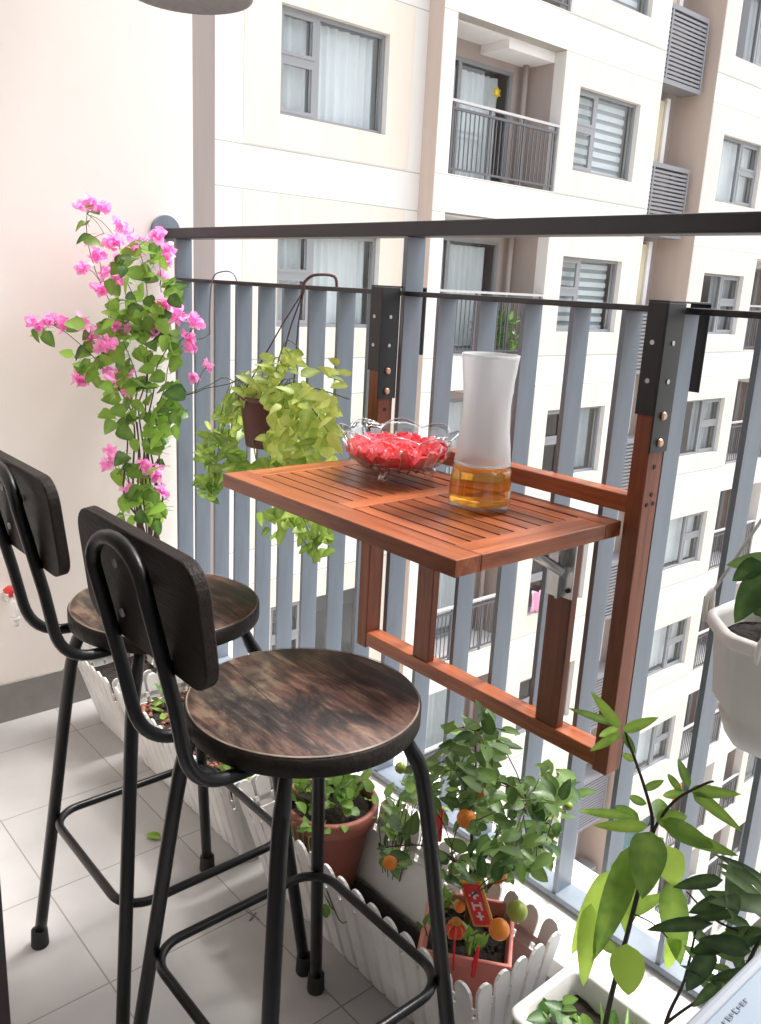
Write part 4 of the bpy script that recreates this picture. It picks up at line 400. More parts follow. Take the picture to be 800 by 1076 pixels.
KUM_LEAVES=[(1.449,1.001,0.468),(1.545,0.944,0.543),(1.555,0.932,0.585),(1.578,0.889,0.590),(1.490,0.951,0.505),(1.506,0.934,0.545),(1.464,0.941,0.523),(1.599,0.904,0.592),(1.534,0.911,0.572),(1.524,0.953,0.535),(1.380,1.037,0.448),(1.441,1.060,0.524),(1.588,0.919,0.586),(1.455,1.058,0.490),(1.461,0.930,0.554),(1.507,1.011,0.508),(1.494,0.952,0.571),(1.400,0.989,0.470),(1.548,0.904,0.556),(1.535,0.926,0.612),(1.450,1.037,0.498),(1.454,0.948,0.545),(1.475,0.941,0.527),(1.534,0.894,0.561),(1.520,0.954,0.560),(1.527,0.903,0.610),(1.552,0.925,0.600),(1.400,1.006,0.473),(1.503,0.959,0.595),(1.425,1.014,0.529),(1.470,0.969,0.497),(1.513,0.890,0.544),(1.517,0.900,0.589),(1.435,1.050,0.509),(1.398,1.007,0.468),(1.355,1.057,0.466),(1.519,1.006,0.555),(1.568,0.955,0.567),(1.526,1.002,0.538),(1.500,0.988,0.552),(1.495,0.942,0.553),(1.614,0.891,0.603),(1.521,0.949,0.520),(1.479,0.979,0.545),(1.494,0.989,0.542),(1.495,0.973,0.535),(1.402,1.001,0.512),(1.279,1.047,0.321),(1.515,0.975,0.500),(1.469,0.915,0.488),(1.450,0.886,0.482),(1.299,1.023,0.337),(1.588,0.867,0.537),(1.464,0.942,0.483),(1.529,0.957,0.517),(1.546,0.855,0.532),(1.425,0.940,0.378),(1.613,0.852,0.583),(1.345,1.053,0.293),(1.498,0.866,0.544),(1.622,0.869,0.562),(1.404,0.978,0.403),(1.489,0.938,0.426),(1.515,0.973,0.439),(1.432,0.901,0.473),(1.577,0.870,0.513),(1.357,1.058,0.382),(1.429,0.908,0.427),(1.340,1.021,0.307),(1.540,0.866,0.520),(1.417,1.035,0.353),(1.588,0.883,0.498),(1.372,0.997,0.374),(1.456,0.997,0.408),(1.487,0.903,0.536),(1.505,0.929,0.446),(1.460,0.976,0.385),(1.541,0.863,0.531),(1.448,0.952,0.370),(1.517,0.890,0.476),(1.449,0.956,0.471),(1.423,1.007,0.360),(1.545,0.876,0.530),(1.558,0.868,0.554),(1.514,0.888,0.543),(1.502,0.915,0.450),(1.570,0.871,0.553),(1.497,0.984,0.430),(1.595,0.855,0.549),(1.364,0.985,0.375),(1.478,1.035,0.407),(1.563,0.846,0.506),(1.422,1.014,0.364),(1.626,0.851,0.579),(1.523,0.976,0.493),(1.404,1.042,0.397),(1.522,0.946,0.443),(1.578,0.895,0.564),(1.434,0.946,0.416),(1.547,0.867,0.549),(1.552,0.916,0.512),(1.422,1.004,0.469),(1.482,0.898,0.498),(1.509,0.944,0.431),(1.528,0.958,0.489),(1.530,0.943,0.508),(1.338,1.052,0.410),(1.625,0.843,0.537),(1.629,0.844,0.587),(1.464,1.022,0.470),(1.464,0.999,0.412),(1.318,1.027,0.331),(1.496,0.993,0.397),(1.533,0.944,0.483),(1.553,0.881,0.478),(1.482,0.892,0.433),(1.292,1.056,0.269),(1.441,0.983,0.411),(1.566,0.863,0.534),(1.341,1.057,0.346),(1.438,0.985,0.399),(1.568,0.864,0.511),(1.424,0.934,0.472),(1.517,0.861,0.457),(1.419,0.950,0.438),(1.407,1.043,0.344),(1.443,0.925,0.452),(1.332,1.027,0.339),(1.495,0.858,0.540),(1.400,1.053,0.430),(1.390,0.971,0.407),(1.525,0.971,0.363),(1.575,0.979,0.475),(1.674,0.858,0.541),(1.508,1.045,0.439),(1.477,0.980,0.381),(1.662,0.868,0.499),(1.605,0.971,0.471),(1.631,0.912,0.545),(1.534,1.003,0.439),(1.536,0.961,0.425),(1.489,1.021,0.317),(1.508,0.973,0.408),(1.529,0.933,0.488),(1.565,0.961,0.407),(1.637,0.849,0.541),(1.509,0.982,0.375),(1.629,0.898,0.533),(1.619,0.852,0.535),(1.452,1.026,0.336),(1.530,0.945,0.395),(1.488,1.001,0.377),(1.517,1.016,0.390),(1.579,0.934,0.452),(1.501,1.034,0.370),(1.531,0.914,0.472),(1.558,0.970,0.406),(1.594,0.919,0.449),(1.589,0.943,0.437),(1.543,0.993,0.395),(1.476,0.980,0.392),(1.657,0.865,0.487),(1.604,0.849,0.497),(1.519,0.979,0.480),(1.631,0.872,0.570),(1.534,0.948,0.465),(1.650,0.845,0.565),(1.530,0.965,0.474),(1.476,0.970,0.434),(1.505,0.984,0.467),(1.550,0.903,0.509),(1.553,1.018,0.370),(1.510,0.959,0.436),(1.519,1.011,0.345),(1.465,1.059,0.409),(1.521,1.047,0.357),(1.585,0.960,0.452),(1.546,0.976,0.494),(1.451,1.004,0.404),(1.506,0.948,0.466),(1.487,0.983,0.358),(1.614,0.934,0.488),(1.546,1.021,0.435),(1.645,0.846,0.587),(1.467,1.056,0.383),(1.445,1.004,0.371),(1.555,0.925,0.437),(1.562,0.962,0.426),(1.588,0.879,0.546),(1.587,0.973,0.474),(1.588,0.855,0.538),(1.554,0.937,0.499),(1.698,0.841,0.586),(1.575,0.915,0.461),(1.506,0.936,0.405),(1.535,1.003,0.382),(1.447,1.009,0.353),(1.556,1.004,0.417),(1.647,0.890,0.485),(1.575,0.859,0.523),(1.566,0.937,0.508),(1.645,0.937,0.496),(1.650,0.995,0.497),(1.584,1.047,0.410),(1.555,1.055,0.361),(1.676,0.896,0.530),(1.611,1.030,0.413),(1.686,0.905,0.557),(1.687,0.887,0.535),(1.609,0.988,0.422),(1.613,0.995,0.494),(1.622,1.052,0.429),(1.612,1.030,0.484),(1.600,1.045,0.416),(1.555,1.034,0.383),(1.655,0.938,0.516),(1.548,1.035,0.408),(1.589,1.041,0.450),(1.688,0.928,0.544),(1.633,0.910,0.517),(1.657,0.971,0.496),(1.651,0.901,0.559),(1.616,0.972,0.470),(1.683,0.890,0.544),(1.688,0.884,0.533),(1.595,1.055,0.378),(1.667,0.891,0.579),(1.704,0.888,0.559),(1.641,0.994,0.440),(1.680,0.888,0.561),(1.616,1.035,0.489),(1.576,1.027,0.470),(1.649,0.990,0.454),(1.614,1.025,0.401),(1.584,0.973,0.465),(1.656,0.962,0.541),(1.602,1.021,0.433),(1.672,0.946,0.541),(1.637,1.028,0.513),(1.690,0.948,0.580),(1.632,0.996,0.528),(1.698,0.926,0.563),(1.629,0.972,0.550),(1.614,0.997,0.536),(1.678,0.921,0.560),(1.624,1.031,0.519),(1.580,1.046,0.504),(1.659,0.982,0.531),(1.569,0.989,0.311),(1.551,0.865,0.356),(1.603,0.903,0.417),(1.515,0.924,0.367),(1.664,0.869,0.462),(1.662,0.856,0.474),(1.414,0.994,0.222),(1.571,0.953,0.349),(1.520,1.000,0.335),(1.545,0.984,0.335),(1.639,0.907,0.427),(1.635,0.875,0.419),(1.675,0.854,0.468),(1.594,0.909,0.427),(1.519,0.960,0.283),(1.472,0.944,0.296),(1.580,0.848,0.403),(1.552,0.987,0.321),(1.684,0.849,0.488),(1.563,0.958,0.332),(1.487,0.969,0.306),(1.629,0.858,0.452),(1.544,0.989,0.341),(1.655,0.874,0.448),(1.442,0.955,0.273),(1.505,0.900,0.346),(1.565,0.912,0.363),(1.565,0.958,0.374),(1.545,0.939,0.339),(1.605,0.878,0.400),(1.564,0.905,0.381),(1.638,0.912,0.432),(1.513,0.880,0.369),(1.569,0.887,0.413),(1.538,0.915,0.357),(1.592,0.916,0.374),(1.529,0.944,0.333),(1.662,0.863,0.427),(1.461,0.979,0.266),(1.544,0.936,0.320),(1.595,0.970,0.373),(1.490,0.943,0.299),(1.597,0.860,0.386),(1.473,0.956,0.288),(1.513,0.920,0.333),(1.568,0.965,0.357),(1.552,0.897,0.332),(1.438,0.991,0.274),(1.644,0.857,0.459),(1.643,0.862,0.425),(1.526,0.939,0.307),(1.681,0.868,0.454),(1.502,1.000,0.272),(1.480,0.973,0.323),(1.600,0.916,0.421),(1.635,0.927,0.412),(1.648,0.922,0.436),(1.663,0.971,0.432),(1.669,0.950,0.416),(1.685,0.928,0.444),(1.632,0.959,0.409),(1.622,0.996,0.397),(1.643,0.987,0.432),(1.580,0.986,0.380),(1.608,0.960,0.371),(1.661,0.929,0.412),(1.607,0.993,0.385),(1.584,1.010,0.345),(1.616,1.000,0.412),(1.661,0.897,0.438),(1.644,0.955,0.405),(1.611,0.966,0.393),(1.663,0.907,0.470),(1.596,0.957,0.417),(1.621,1.018,0.373),(1.657,0.904,0.459),(1.686,0.914,0.484),(1.651,0.916,0.417),(1.574,1.007,0.326),(1.615,0.966,0.386),(1.699,0.899,0.468),(1.621,0.996,0.416),(1.656,0.930,0.417),(1.606,0.977,0.416),(1.433,0.852,0.402),(1.419,0.861,0.399),(1.378,0.901,0.319),(1.430,0.899,0.366),(1.434,0.871,0.372),(1.365,0.916,0.317),(1.364,0.934,0.322),(1.429,0.883,0.359),(1.374,0.907,0.325),(1.418,0.853,0.391),(1.412,0.906,0.348),(1.376,0.895,0.285),(1.429,0.857,0.328),(1.431,0.862,0.300),(1.382,0.889,0.295),(1.472,0.837,0.346),(1.437,0.876,0.316),(1.374,0.883,0.273),(1.455,0.855,0.323),(1.328,0.991,0.344),(1.371,0.991,0.390),(1.368,0.943,0.429),(1.421,0.920,0.460),(1.411,0.944,0.425),(1.361,0.991,0.376),(1.417,0.907,0.470),(1.437,0.905,0.470),(1.345,0.991,0.371),(1.327,0.992,0.380),(1.405,0.937,0.453),(1.346,0.968,0.373),(1.378,0.951,0.441),(1.394,0.922,0.429),(1.677,0.983,0.518),(1.679,0.960,0.551),(1.688,0.968,0.539),(1.667,1.015,0.511)]
KUM_FRUIT=[(1.644,0.880,0.319,0.016),(1.449,0.830,0.340,0.012),(1.560,0.880,0.464,0.015),(1.589,0.930,0.360,0.017),(1.356,0.930,0.432,0.010),(1.546,0.930,0.481,0.011),(1.571,0.870,0.316,0.009),(1.637,0.930,0.321,0.016),(1.660,1.000,0.492,0.007)]
PEPPER_LEAVES=[(1.839,0.920,0.584,1.872,0.860,0.536,0.047,0.300),(1.815,0.930,0.548,1.805,0.880,0.370,0.038,0.350),(1.815,0.940,0.545,1.823,0.920,0.409,0.043,0.750),(1.782,0.930,0.485,1.757,0.900,0.333,0.029,0.800),(1.780,0.900,0.445,1.796,0.880,0.322,0.029,0.850),(1.853,0.930,0.568,1.872,0.950,0.502,0.042,0.850),(1.860,0.950,0.509,1.887,0.970,0.370,0.038,0.350),(1.872,0.970,0.424,1.866,0.970,0.354,0.021,0.800),(1.861,0.860,0.458,1.884,0.840,0.405,0.043,0.950),(1.829,0.930,0.582,1.765,0.900,0.559,0.017,0.500),(1.805,0.930,0.584,1.713,0.930,0.542,0.013,0.300),(1.810,0.940,0.576,1.739,0.980,0.546,0.020,0.200),(1.839,0.930,0.597,1.869,0.950,0.610,0.025,0.450),(1.847,0.930,0.601,1.912,0.950,0.588,0.025,0.350),(1.848,0.940,0.586,1.936,0.960,0.587,0.020,0.300),(1.833,0.950,0.585,1.812,0.980,0.599,0.025,0.150),(1.776,0.920,0.704,1.739,0.900,0.746,0.014,0.550),(1.772,0.920,0.707,1.670,0.940,0.684,0.011,0.200),(1.780,0.920,0.702,1.818,0.930,0.734,0.015,0.450),(1.778,0.920,0.698,1.745,0.900,0.661,0.012,0.450),(1.775,0.930,0.693,1.797,0.930,0.673,0.011,0.200),(1.773,0.920,0.703,1.720,0.950,0.654,0.011,0.400),(1.866,0.950,0.651,1.834,0.970,0.673,0.012,0.200),(1.867,0.950,0.648,1.926,0.950,0.673,0.016,0.400),(1.873,0.950,0.649,1.945,0.930,0.643,0.016,0.350),(1.864,0.950,0.644,1.814,0.970,0.601,0.012,0.300),(1.872,0.950,0.644,1.904,0.970,0.630,0.015,0.400),(1.856,0.950,0.640,1.821,0.970,0.645,0.010,0.300)]
PEPPER_SMALL=[(1.813,0.930,0.481,1.768,0.950,0.483,0.018,0.400),(1.807,0.940,0.426,1.853,0.960,0.477,0.021,0.500),(1.812,0.940,0.484,1.828,0.970,0.509,0.018,0.300),(1.816,0.920,0.381,1.792,0.900,0.398,0.016,0.600),(1.817,0.940,0.532,1.831,0.980,0.544,0.018,0.250),(1.798,0.930,0.663,1.760,0.950,0.651,0.010,0.500),(1.815,0.930,0.629,1.828,0.960,0.639,0.011,0.400),(1.823,0.930,0.612,1.770,0.960,0.586,0.012,0.300),(1.816,0.920,0.349,1.823,0.960,0.360,0.016,0.500)]
DARK_LEAVES=[(1.928,0.950,0.552,1.878,0.920,0.527,0.019,0.100),(1.943,0.950,0.534,1.903,0.920,0.504,0.021,0.100),(1.952,0.950,0.519,1.902,0.920,0.493,0.014,0.150),(1.955,0.930,0.489,1.924,0.900,0.469,0.021,0.100),(1.984,0.930,0.496,1.932,0.900,0.496,0.025,0.100),(1.945,0.920,0.481,1.925,0.900,0.405,0.026,0.080),(1.966,0.970,0.559,1.918,0.950,0.573,0.014,0.200),(1.970,0.970,0.534,1.921,0.950,0.533,0.014,0.200),(1.964,0.970,0.495,1.920,0.950,0.504,0.014,0.150),(1.975,0.980,0.512,1.939,0.950,0.559,0.017,0.250),(1.984,0.970,0.488,1.940,0.950,0.490,0.019,0.100),(1.979,0.920,0.484,1.944,0.920,0.473,0.011,0.600),(1.970,0.920,0.464,1.929,0.920,0.445,0.009,0.700),(1.950,0.980,0.551,1.922,0.980,0.565,0.011,0.200),(1.970,0.980,0.543,1.942,0.980,0.561,0.012,0.250),(1.961,0.920,0.443,1.936,0.900,0.392,0.014,0.150),(1.947,0.920,0.417,1.922,0.920,0.435,0.011,0.500),(1.982,0.950,0.518,1.968,0.930,0.484,0.016,0.100)]
FENCE_POT_LEAVES=[(1.885,1.000,0.951,1.863,0.980,0.924,0.025,0.100),(1.892,1.000,0.941,1.879,0.970,0.876,0.034,0.150),(1.893,1.020,0.950,1.854,0.980,0.943,0.025,0.500),(1.894,1.020,0.876,1.861,1.020,0.928,0.026,0.100),(1.902,1.000,0.920,1.881,0.980,0.893,0.025,0.100),(1.903,1.020,0.928,1.860,1.040,0.949,0.025,0.400),(1.927,1.000,0.904,1.917,0.960,0.873,0.029,0.100)]
CAM_R=(0.65221887,0.75632636,0.05080340)
CAM_U=(-0.22685599,0.13080221,0.96510473)
CAM_F=(-0.72328895,0.64098457,-0.25688884)
EXPO=1.78
# ------------------------------------------------------------------ the balcony itself
def struct(name, mb, m, **k): return tag(mb.build(name, m, **k), kind='structure')
struct('floor', MB().box(-.0, 5.4, -3.0, 1.045, -.12, 0), M['floor'])
struct('floor_slab', MB().box(-.2, 5.6, -3.2, 1.30, -.42, -.124), M['bwhite'])
kb = MB().box(.0, 5.4, 1.052, 1.30, -.12, .16)
struct('kerb', kb, M['kerb'], bevel=.004)
ks = MB()
for i in range(9): ks.box(.0+i*.6+.001, .0+i*.6+.598, 1.045, 1.0515, .0, .12)
struct('kerb_tiles', ks, M['skirt'])
w = thing('balcony_wall', 'pinkish cream painted side wall at the left end of the balcony', 'wall')
MB().box(-.22, 0, -3.2, 1.276, -.1235, 2.75).build('plaster', M['wall'], w)
sk = MB()
for i in range(4):
    y0 = -.86+i*.6-.1; sk.box(0, .010, y0+.001, min(y0+.599, 1.044), .0, .115, tint=.4+.2*(i % 2))
sk.build('skirting', M['skirt'], w, bevel=.001)
struct('ceiling', MB().box(-.22, 5.6, -3.2, 1.30, 2.751, 2.95), M['ceil'])
hw_ = thing('house_wall', 'unseen cream wall of the flat, added to darken the balcony from behind', 'wall')  # out of view, put in to keep light from behind off the balcony
MB().box(.001, 1.170, .20, .262, 0, 2.75).build('plaster', M['wall'], hw_)
MB().box(1.170, 5.3995, .20, .262, 2.25, 2.75).build('lintel', M['wall'], hw_)
rw = thing('room_walls', 'cream inner walls of the room behind the balcony doorway', 'wall')
MB().box(.001, 5.3995, -3.1, -3.0, 0, 2.75).build('back_wall', M['wall'], rw)
MB().box(5.4, 5.6, -3.2, 1.276, -.1235, 2.75).build('end_wall', M['wall'], rw)
# dark door jamb of the doorway, at the left edge of the view
dj = thing('door_jamb', 'dark brown upright door jamb at the left edge of the balcony floor', 'door frame', (0,0,0))
MB().box(1.1705, 1.210, .262, .300, 0.001, 2.25).build('jamb', M['doorframe'], dj, bevel=.002)
MB().box(1.2105, 1.2125, .272, .278, 0.001, 2.25).build('seal_strip', M['rubber'], dj)

# ------------------------------------------------------------------ railing
rl = thing('balcony_railing', 'blue grey metal balcony railing with flat upright bars and a dark top rail', 'railing')
MB().box(.02, 5.39, 1.166, 1.215, 1.343, 1.371).build('top_rail', M['raildark'], rl, bevel=.003)
MB().box(.09, 5.39, 1.166, 1.213, 1.231, 1.2405).build('middle_rail', M['raildark'], rl, bevel=.0015)
MB().box(.09, 5.39, 1.163, 1.215, .166, .178).build('bottom_rail', M['rail'], rl, bevel=.0015)
fl = MB(); fl.tube([(0,1.186,1.365),(.012,1.186,1.365)], .043, 32); fl.build('wall_flange', M['rail'], rl, bevel=.001)
bars = [.203,.308,.413,.518,.620,.722,.826,.930, 1.133,1.237,1.341,1.443,1.541,1.636,1.758,1.86,1.96,2.17,2.28,2.38,2.49,2.59,2.69,2.80,2.90,3.0]+[3.21+.104*i for i in range(8)]+[4.15+.104*i for i in range(8)]
b0 = MB().box(-.004, .005, 1.1665, 1.212, .1783, 1.2308).build('bar', M['rail'], rl, loc=(bars[0],0,0))
for x in bars[1:]:
    b = b0.copy(); C.objects.link(b); b.parent = rl; b.location.x = x
p0 = MB().box(-.0055, .0065, 1.1662, 1.2145, .1782, 1.3428).build('post', M['rail'], rl, loc=(.0975,0,0), bevel=.001)
for x in (1.033, 2.065, 3.1, 4.05, 5.0):
    b = p0.copy(); C.objects.link(b); b.parent = rl; b.location.x = x
# wire hook left over the middle rail
hk = thing('wire_hook', 'thin grey wire hook looped over the middle rail near the wall', 'hook')
MB().tube(smooth_path([(.298,1.158,1.10),(.300,1.158,1.18),(.312,1.160,1.245),(.335,1.175,1.262),(.362,1.19,1.258),(.372,1.20,1.225)], 5), .0018, 6).build('wire', M['wire'], hk)
MB().tube(smooth_path([(.300,1.157,1.105),(.285,1.150,1.092),(.25,1.14,1.085),(.21,1.13,1.083)], 4), .0013, 6).build('tie', M['wire'], hk)

# ------------------------------------------------------------------ folding table hung on the railing
T = thing('folding_table', 'reddish hardwood slatted folding table hung on the balcony railing', 'table', (1.33, 1.13, .5))
def tp(mb, name, m, **k):
    mb.v = [(x-1.33, y-1.13, z-.5) for x, y, z in mb.v]
    return mb.build(name, m, T, **k)
YF0, YF1 = 1.117, 1.157
tp(MB().box(1.000, 1.030, YF0, YF1, .492, 1.135, .35), 'post', M['tablez'], bevel=.002)
tp(MB().box(1.617, 1.645, YF0, YF1, .492, 1.135, .5), 'post', M['tablez'], bevel=.002)
tp(MB().box(1.030, 1.617, YF0+.001, YF1-.001, .498, .528, .75), 'lower_rail', M['table'], bevel=.002)
tp(MB().box(1.030, 1.617, YF0+.004, YF1-.004, .932, .960, .8), 'back_rail', M['table'], bevel=.002)
tp(MB().box(1.172, 1.217, YF0+.004, YF0+.022, .528, .893, .2), 'leg', M['tablez'], bevel=.002)
tp(MB().box(1.489, 1.537, YF0+.004, YF0+.022, .528, .893, .1), 'leg', M['tablez'], bevel=.002)
X0, X1, TY0, TY1, TZ = 1.050, 1.616, .752, 1.1155, .92
th = .024
for q in (MB().box(X0, X1, TY0, TY0+.048, TZ-th, TZ, .55), MB().box(X0, X1, TY1-.040, TY1, TZ-th, TZ, .3)): tp(q, 'long_edge', M['table'], bevel=.0015)
for a, b, c in ((X0, X0+.046, .8), (X1-.05, X1, .6), (1.312, 1.348, 1.3)):
    tp(MB().box(a, b, TY0+.0485, TY1-.0405, TZ-th, TZ-.0003, c), 'cross_piece', M['tabley'], bevel=.0015)
sl = MB(); n = 9; ya, yb = TY0+.0505, TY1-.0425; pitch = (yb-ya)/n
for a, b in ((X0+.0465, 1.3115), (1.3485, X1-.0505)):
    for i in range(n):
        sl.box(a, b, ya+i*pitch+.0022, ya+(i+1)*pitch-.0022, TZ-.016, TZ-.001, random.random())
tp(sl, 'slats', M['table'], bevel=.0008)
for a in (X0+.08, X1-.11): tp(MB().box(a, a+.03, TY0+.05, TY1-.05, TZ-.034, TZ-.0165, .2), 'underside_batten', M['tabley'])
# black steel hooks over the middle rail
def bracket(xa, xb, nm):
    m = MB()
    m.box(xa-.0025, xb, YF0-.0028, YF0, 1.085, 1.246)                       # front plate
    m.box(xb, xb+.003, YF0-.0028, YF1+.004, 1.030, 1.246)                 # side plate
    m.box(xa-.0025, xb+.003, YF0-.0028, 1.232, 1.2462, 1.2492)            # strap over the rail
    m.box(xa-.0025, xb+.003, 1.229, 1.232, 1.115, 1.2462)                 # outer tongue
    b = tp(m, nm, M['bracket'], bevel=.0008)
    F_ = lambda v: (v[0]-1.33, v[1]-1.13, v[2]-.5)
    each('hole_disc', M['steel'], [MB().tube([(xa+.012, YF0-.0030, z), (xa+.012, YF0-.0040, z)], .0036, 10) for z in (1.19, 1.135)]
         + [MB().tube([(xb+.003, YF0+.020, z), (xb+.0045, YF0+.020, z)], .0036, 10) for z in (1.19, 1.135)], b, F_)  # pale discs standing for holes with the bright background showing through
    each('bolt', M['brass'], [MB().tube([(xb+.003, YF0+.020, z), (xb+.0050, YF0+.020, z), (xb+.0075, YF0+.020, z)], [.0066, .0066, .0045], 14) for z in (1.085, 1.045)], b, F_)
bracket(1.000, 1.030, 'rail_bracket'); bracket(1.617, 1.645, 'rail_bracket')
for xb in (1.030, 1.645):
    for y, z in ((.020, 1.008), (.022, .965), (.013, .950), (.030, .950)):
        tp(MB().tube([(xb, YF0+y, z), (xb+.0012, YF0+y, z)], .0034, 10), 'peg_hole', M['rubber'])
# zinc folding stay
st = MB().box(1.487, 1.5145, YF0-.0005, YF0+.0035, .762, .893).box(1.5185, 1.539, YF0-.0005, YF0+.0035, .765, .893).box(1.5135, 1.5195, YF0-.012, YF0-.0005, .764, .893)
tp(st, 'stay_plate', M['steel'], bevel=.001)
tp(MB().tube([(1.524,YF0-.010,.812),(1.49,YF0-.05,.842),(1.455,YF0-.09,.872)], .0085, 8), 'stay_arm', M['steel'])
for z in (.868, .78): tp(MB().tube([(1.532,YF0-.0005,z),(1.532,YF0-.004,z)], .004, 10), 'screw', M['rubber'])
tp(MB().tube([(1.36,1.111,.915),(1.60,1.111,.915)], .005, 10), 'hinge_rod', M['steel'])

# ------------------------------------------------------------------ bar stools
def make_stool(label):
    t = thing('bar_stool', label, 'bar stool', group=None)
    R = .154
    s = MB(); s.lathe([(.001,.7005),(R-.006,.7005),(R-.002,.703),(R,.708),(R,.7155),(R-.0015,.7185),(R-.004,.720),(.001,.720)], seg=96)
    s.build('seat', M['seat'], t)
    e = MB(); e.lathe([(R+.0006,.6935),(R+.0012,.6945),(R+.0012,.7165),(R+.0002,.7172)], seg=96); e.v = e.v; 
    e2 = MB(); e2.lathe([(R-.02,.6930),(R+.0010,.6930),(R+.0018,.695),(R+.0018,.7165),(R+.0003,.7175)], seg=96, cap=False)
    e2.build('seat_edge', M['seatedge'], t)
    w_ = MB(); w_.lathe([(R-.0026,.72015),(R-.0012,.72025),(R-.0002,.7192)], seg=96, cap=False); w_.build('worn_rim', M['worn'], t)
    u = MB(); u.lathe([(.10,.686),(.128,.686),(.128,.6925),(.10,.6925)], seg=48, close=True); u.build('seat_ring', M['metal'], t)
    for sx, sy in ((-1,1),(1,1),(-1,-1),(1,-1)):
        P = smooth_path([(sx*.088,sy*.088,.692),(sx*.102,sy*.102,.655),(sx*.119,sy*.119,.59),(sx*.150,sy*.150,.30),(sx*.1795,sy*.1795,.022)], 4)
        n = len(P); rr = [.0070+.0039*min(1, i/5) for i in range(n)]
        lg = MB().tube(P, rr, 14).build('leg', M['metal'], t)
        MB().lathe([(.0155,0),(.0165,.003),(.0150,.034),(.0125,.036)], (sx*.180,sy*.180,0), 18).build('foot', M['rubber'], lg)
    H = .155; z = .285; RR = .05; pts = []
    for cx, cy, a0 in ((1,1,0),(-1,1,90),(-1,-1,180),(1,-1,270)):
        for k in range(9):
            a = math.radians(a0+k*90/8); pts.append((cx*(H-RR)+RR*math.cos(a), cy*(H-RR)+RR*math.sin(a), z))
    pts.append(pts[0]); MB().tube(pts, .0073, 12, cap=False).build('footrest_ring', M['metal'], t)
    path = [(-.055,-.05,.683),(-.062,-.20,.684),(-.066,-.222,.80),(-.066,-.252,.93)]
    arch = [(-.066+.066*(1-math.cos(PI*k/12)), -.253-.002*math.sin(PI*k/12), .93+.046*math.sin(PI*k/12)) for k in range(1, 12)]
    path2 = [(-x, y, z) for x, y, z in path][::-1]
    full = fillet(path[:3], .075, 8)[:-1] + [V((-.066,-.222,.80)), V((-.066,-.237,.865)), V((-.066,-.252,.93))]
    f2 = [V((-p.x, p.y, p.z)) for p in full][::-1]
    MB().tube(full + [V(a) for a in arch] + f2, .0086, 14).build('back_hoop', M['metal'], t)
    # backrest board with rounded corners, leaning back a little
    hw, hh, rc = .145, .072, .034; o = []
    for cx, cy, a0 in ((1,1,0),(-1,1,90),(-1,-1,180),(1,-1,270)):
        for k in range(7):
            a = math.radians(a0+k*15); o.append((cx*(hw-rc)+rc*math.cos(a), cy*(hh-rc)+rc*math.sin(a)))
    lean = V((0,-.115,1)).normalized(); nrm = V((0,1,.115)).normalized()
    b = MB().prism(o, (-.004,-.2315,.909), (1,0,0), lean, nrm*.0165).build('backrest', M['backboard'], t, bevel=.0025, seg=3)
    for z in (.935, .875):
        for sx in (-1, 1):
            c = V((sx*.040, -.2335-(z-.908)*.115, z)); MB().tube([c, c-nrm*.003], .0052, 10).build('screw', M['steel'], b)
    return t
s1 = make_stool('nearer bar stool with round dark wood seat, directly in front of the folding table')
s1.location = (1.488, .617, 0)
s2 = copy_tree(s1); s2['label'] = 'farther bar stool with round dark wood seat, closer to the cream wall'; s2.location = (1.08, .626, 0)
s1['group'] = s2['group'] = 'bar stools at the folding table'

# ------------------------------------------------------------------ bowl of jelly and carafe
B = thing('glass_bowl', 'footed cut glass bowl with a scalloped rim, standing on the table left of the carafe', 'bowl', (1.226, 1.000, .9203))
def scal(r, z, a, i):
    k = max(0, (z-.030)/.048); return (r*(1+.05*k*math.cos(8*a)+.006*math.cos(32*a)), z+.012*k*abs(math.cos(4*a)))
prof_o = [(.001,.016),(.036,.017),(.060,.023),(.076,.034),(.087,.050),(.095,.066),(.103,.078)]
prof_i = [(.101,.0785),(.092,.066),(.084,.051),(.073,.037),(.058,.026),(.034,.0205),(.001,.020)]
MB().lathe(prof_o+prof_i, seg=72, fn=scal).build('bowl_body', M['bowlglass'], B)
for k in range(3):
    fb = MB()
    a = math.radians(175+k*120); ca, sa = math.cos(a), math.sin(a)
    fb.tube(smooth_path([(ca*.040,sa*.040,.020),(ca*.058,sa*.058,.020),(ca*.068,sa*.068,.010),(ca*.060,sa*.060,.0055),(ca*.050,sa*.050,.0075)], 4), [.0055]*17, 10)
    fb.build('bowl_foot', M['ribglass'], B)
rb = MB()
for k in range(24):
    a = 2*PI*k/24+.1; ca, sa = math.cos(a), math.sin(a)
    rb.tube([(ca*.060,sa*.060,.0225),(ca*.078,sa*.078,.034),(ca*.0895,sa*.0895,.050),(ca*.098,sa*.098,.067)], .0020, 6)
rb.build('cut_rib', M['ribglass'], B)
rim = MB(); rim.tube([(.103*(1+.05*math.cos(8*a)+.004)*math.cos(a), .103*(1+.05*math.cos(8*a)+.004)*math.sin(a), .0785+.012*abs(math.cos(4*a))) for a in [2*PI*k/96 for k in range(97)]], .0016, 8)
rim.build('rim_bead', M['ribglass'], B)
J = thing('fruit_jelly', 'chopped red jelly heaped in the glass bowl', 'food', (1.226, 1.000, .9203))
jm = MB(); jm.lathe([(.001,.0215),(.032,.022),(.056,.0275),(.071,.0385),(.082,.052),(.0825,.0525),(.001,.053)], seg=40)
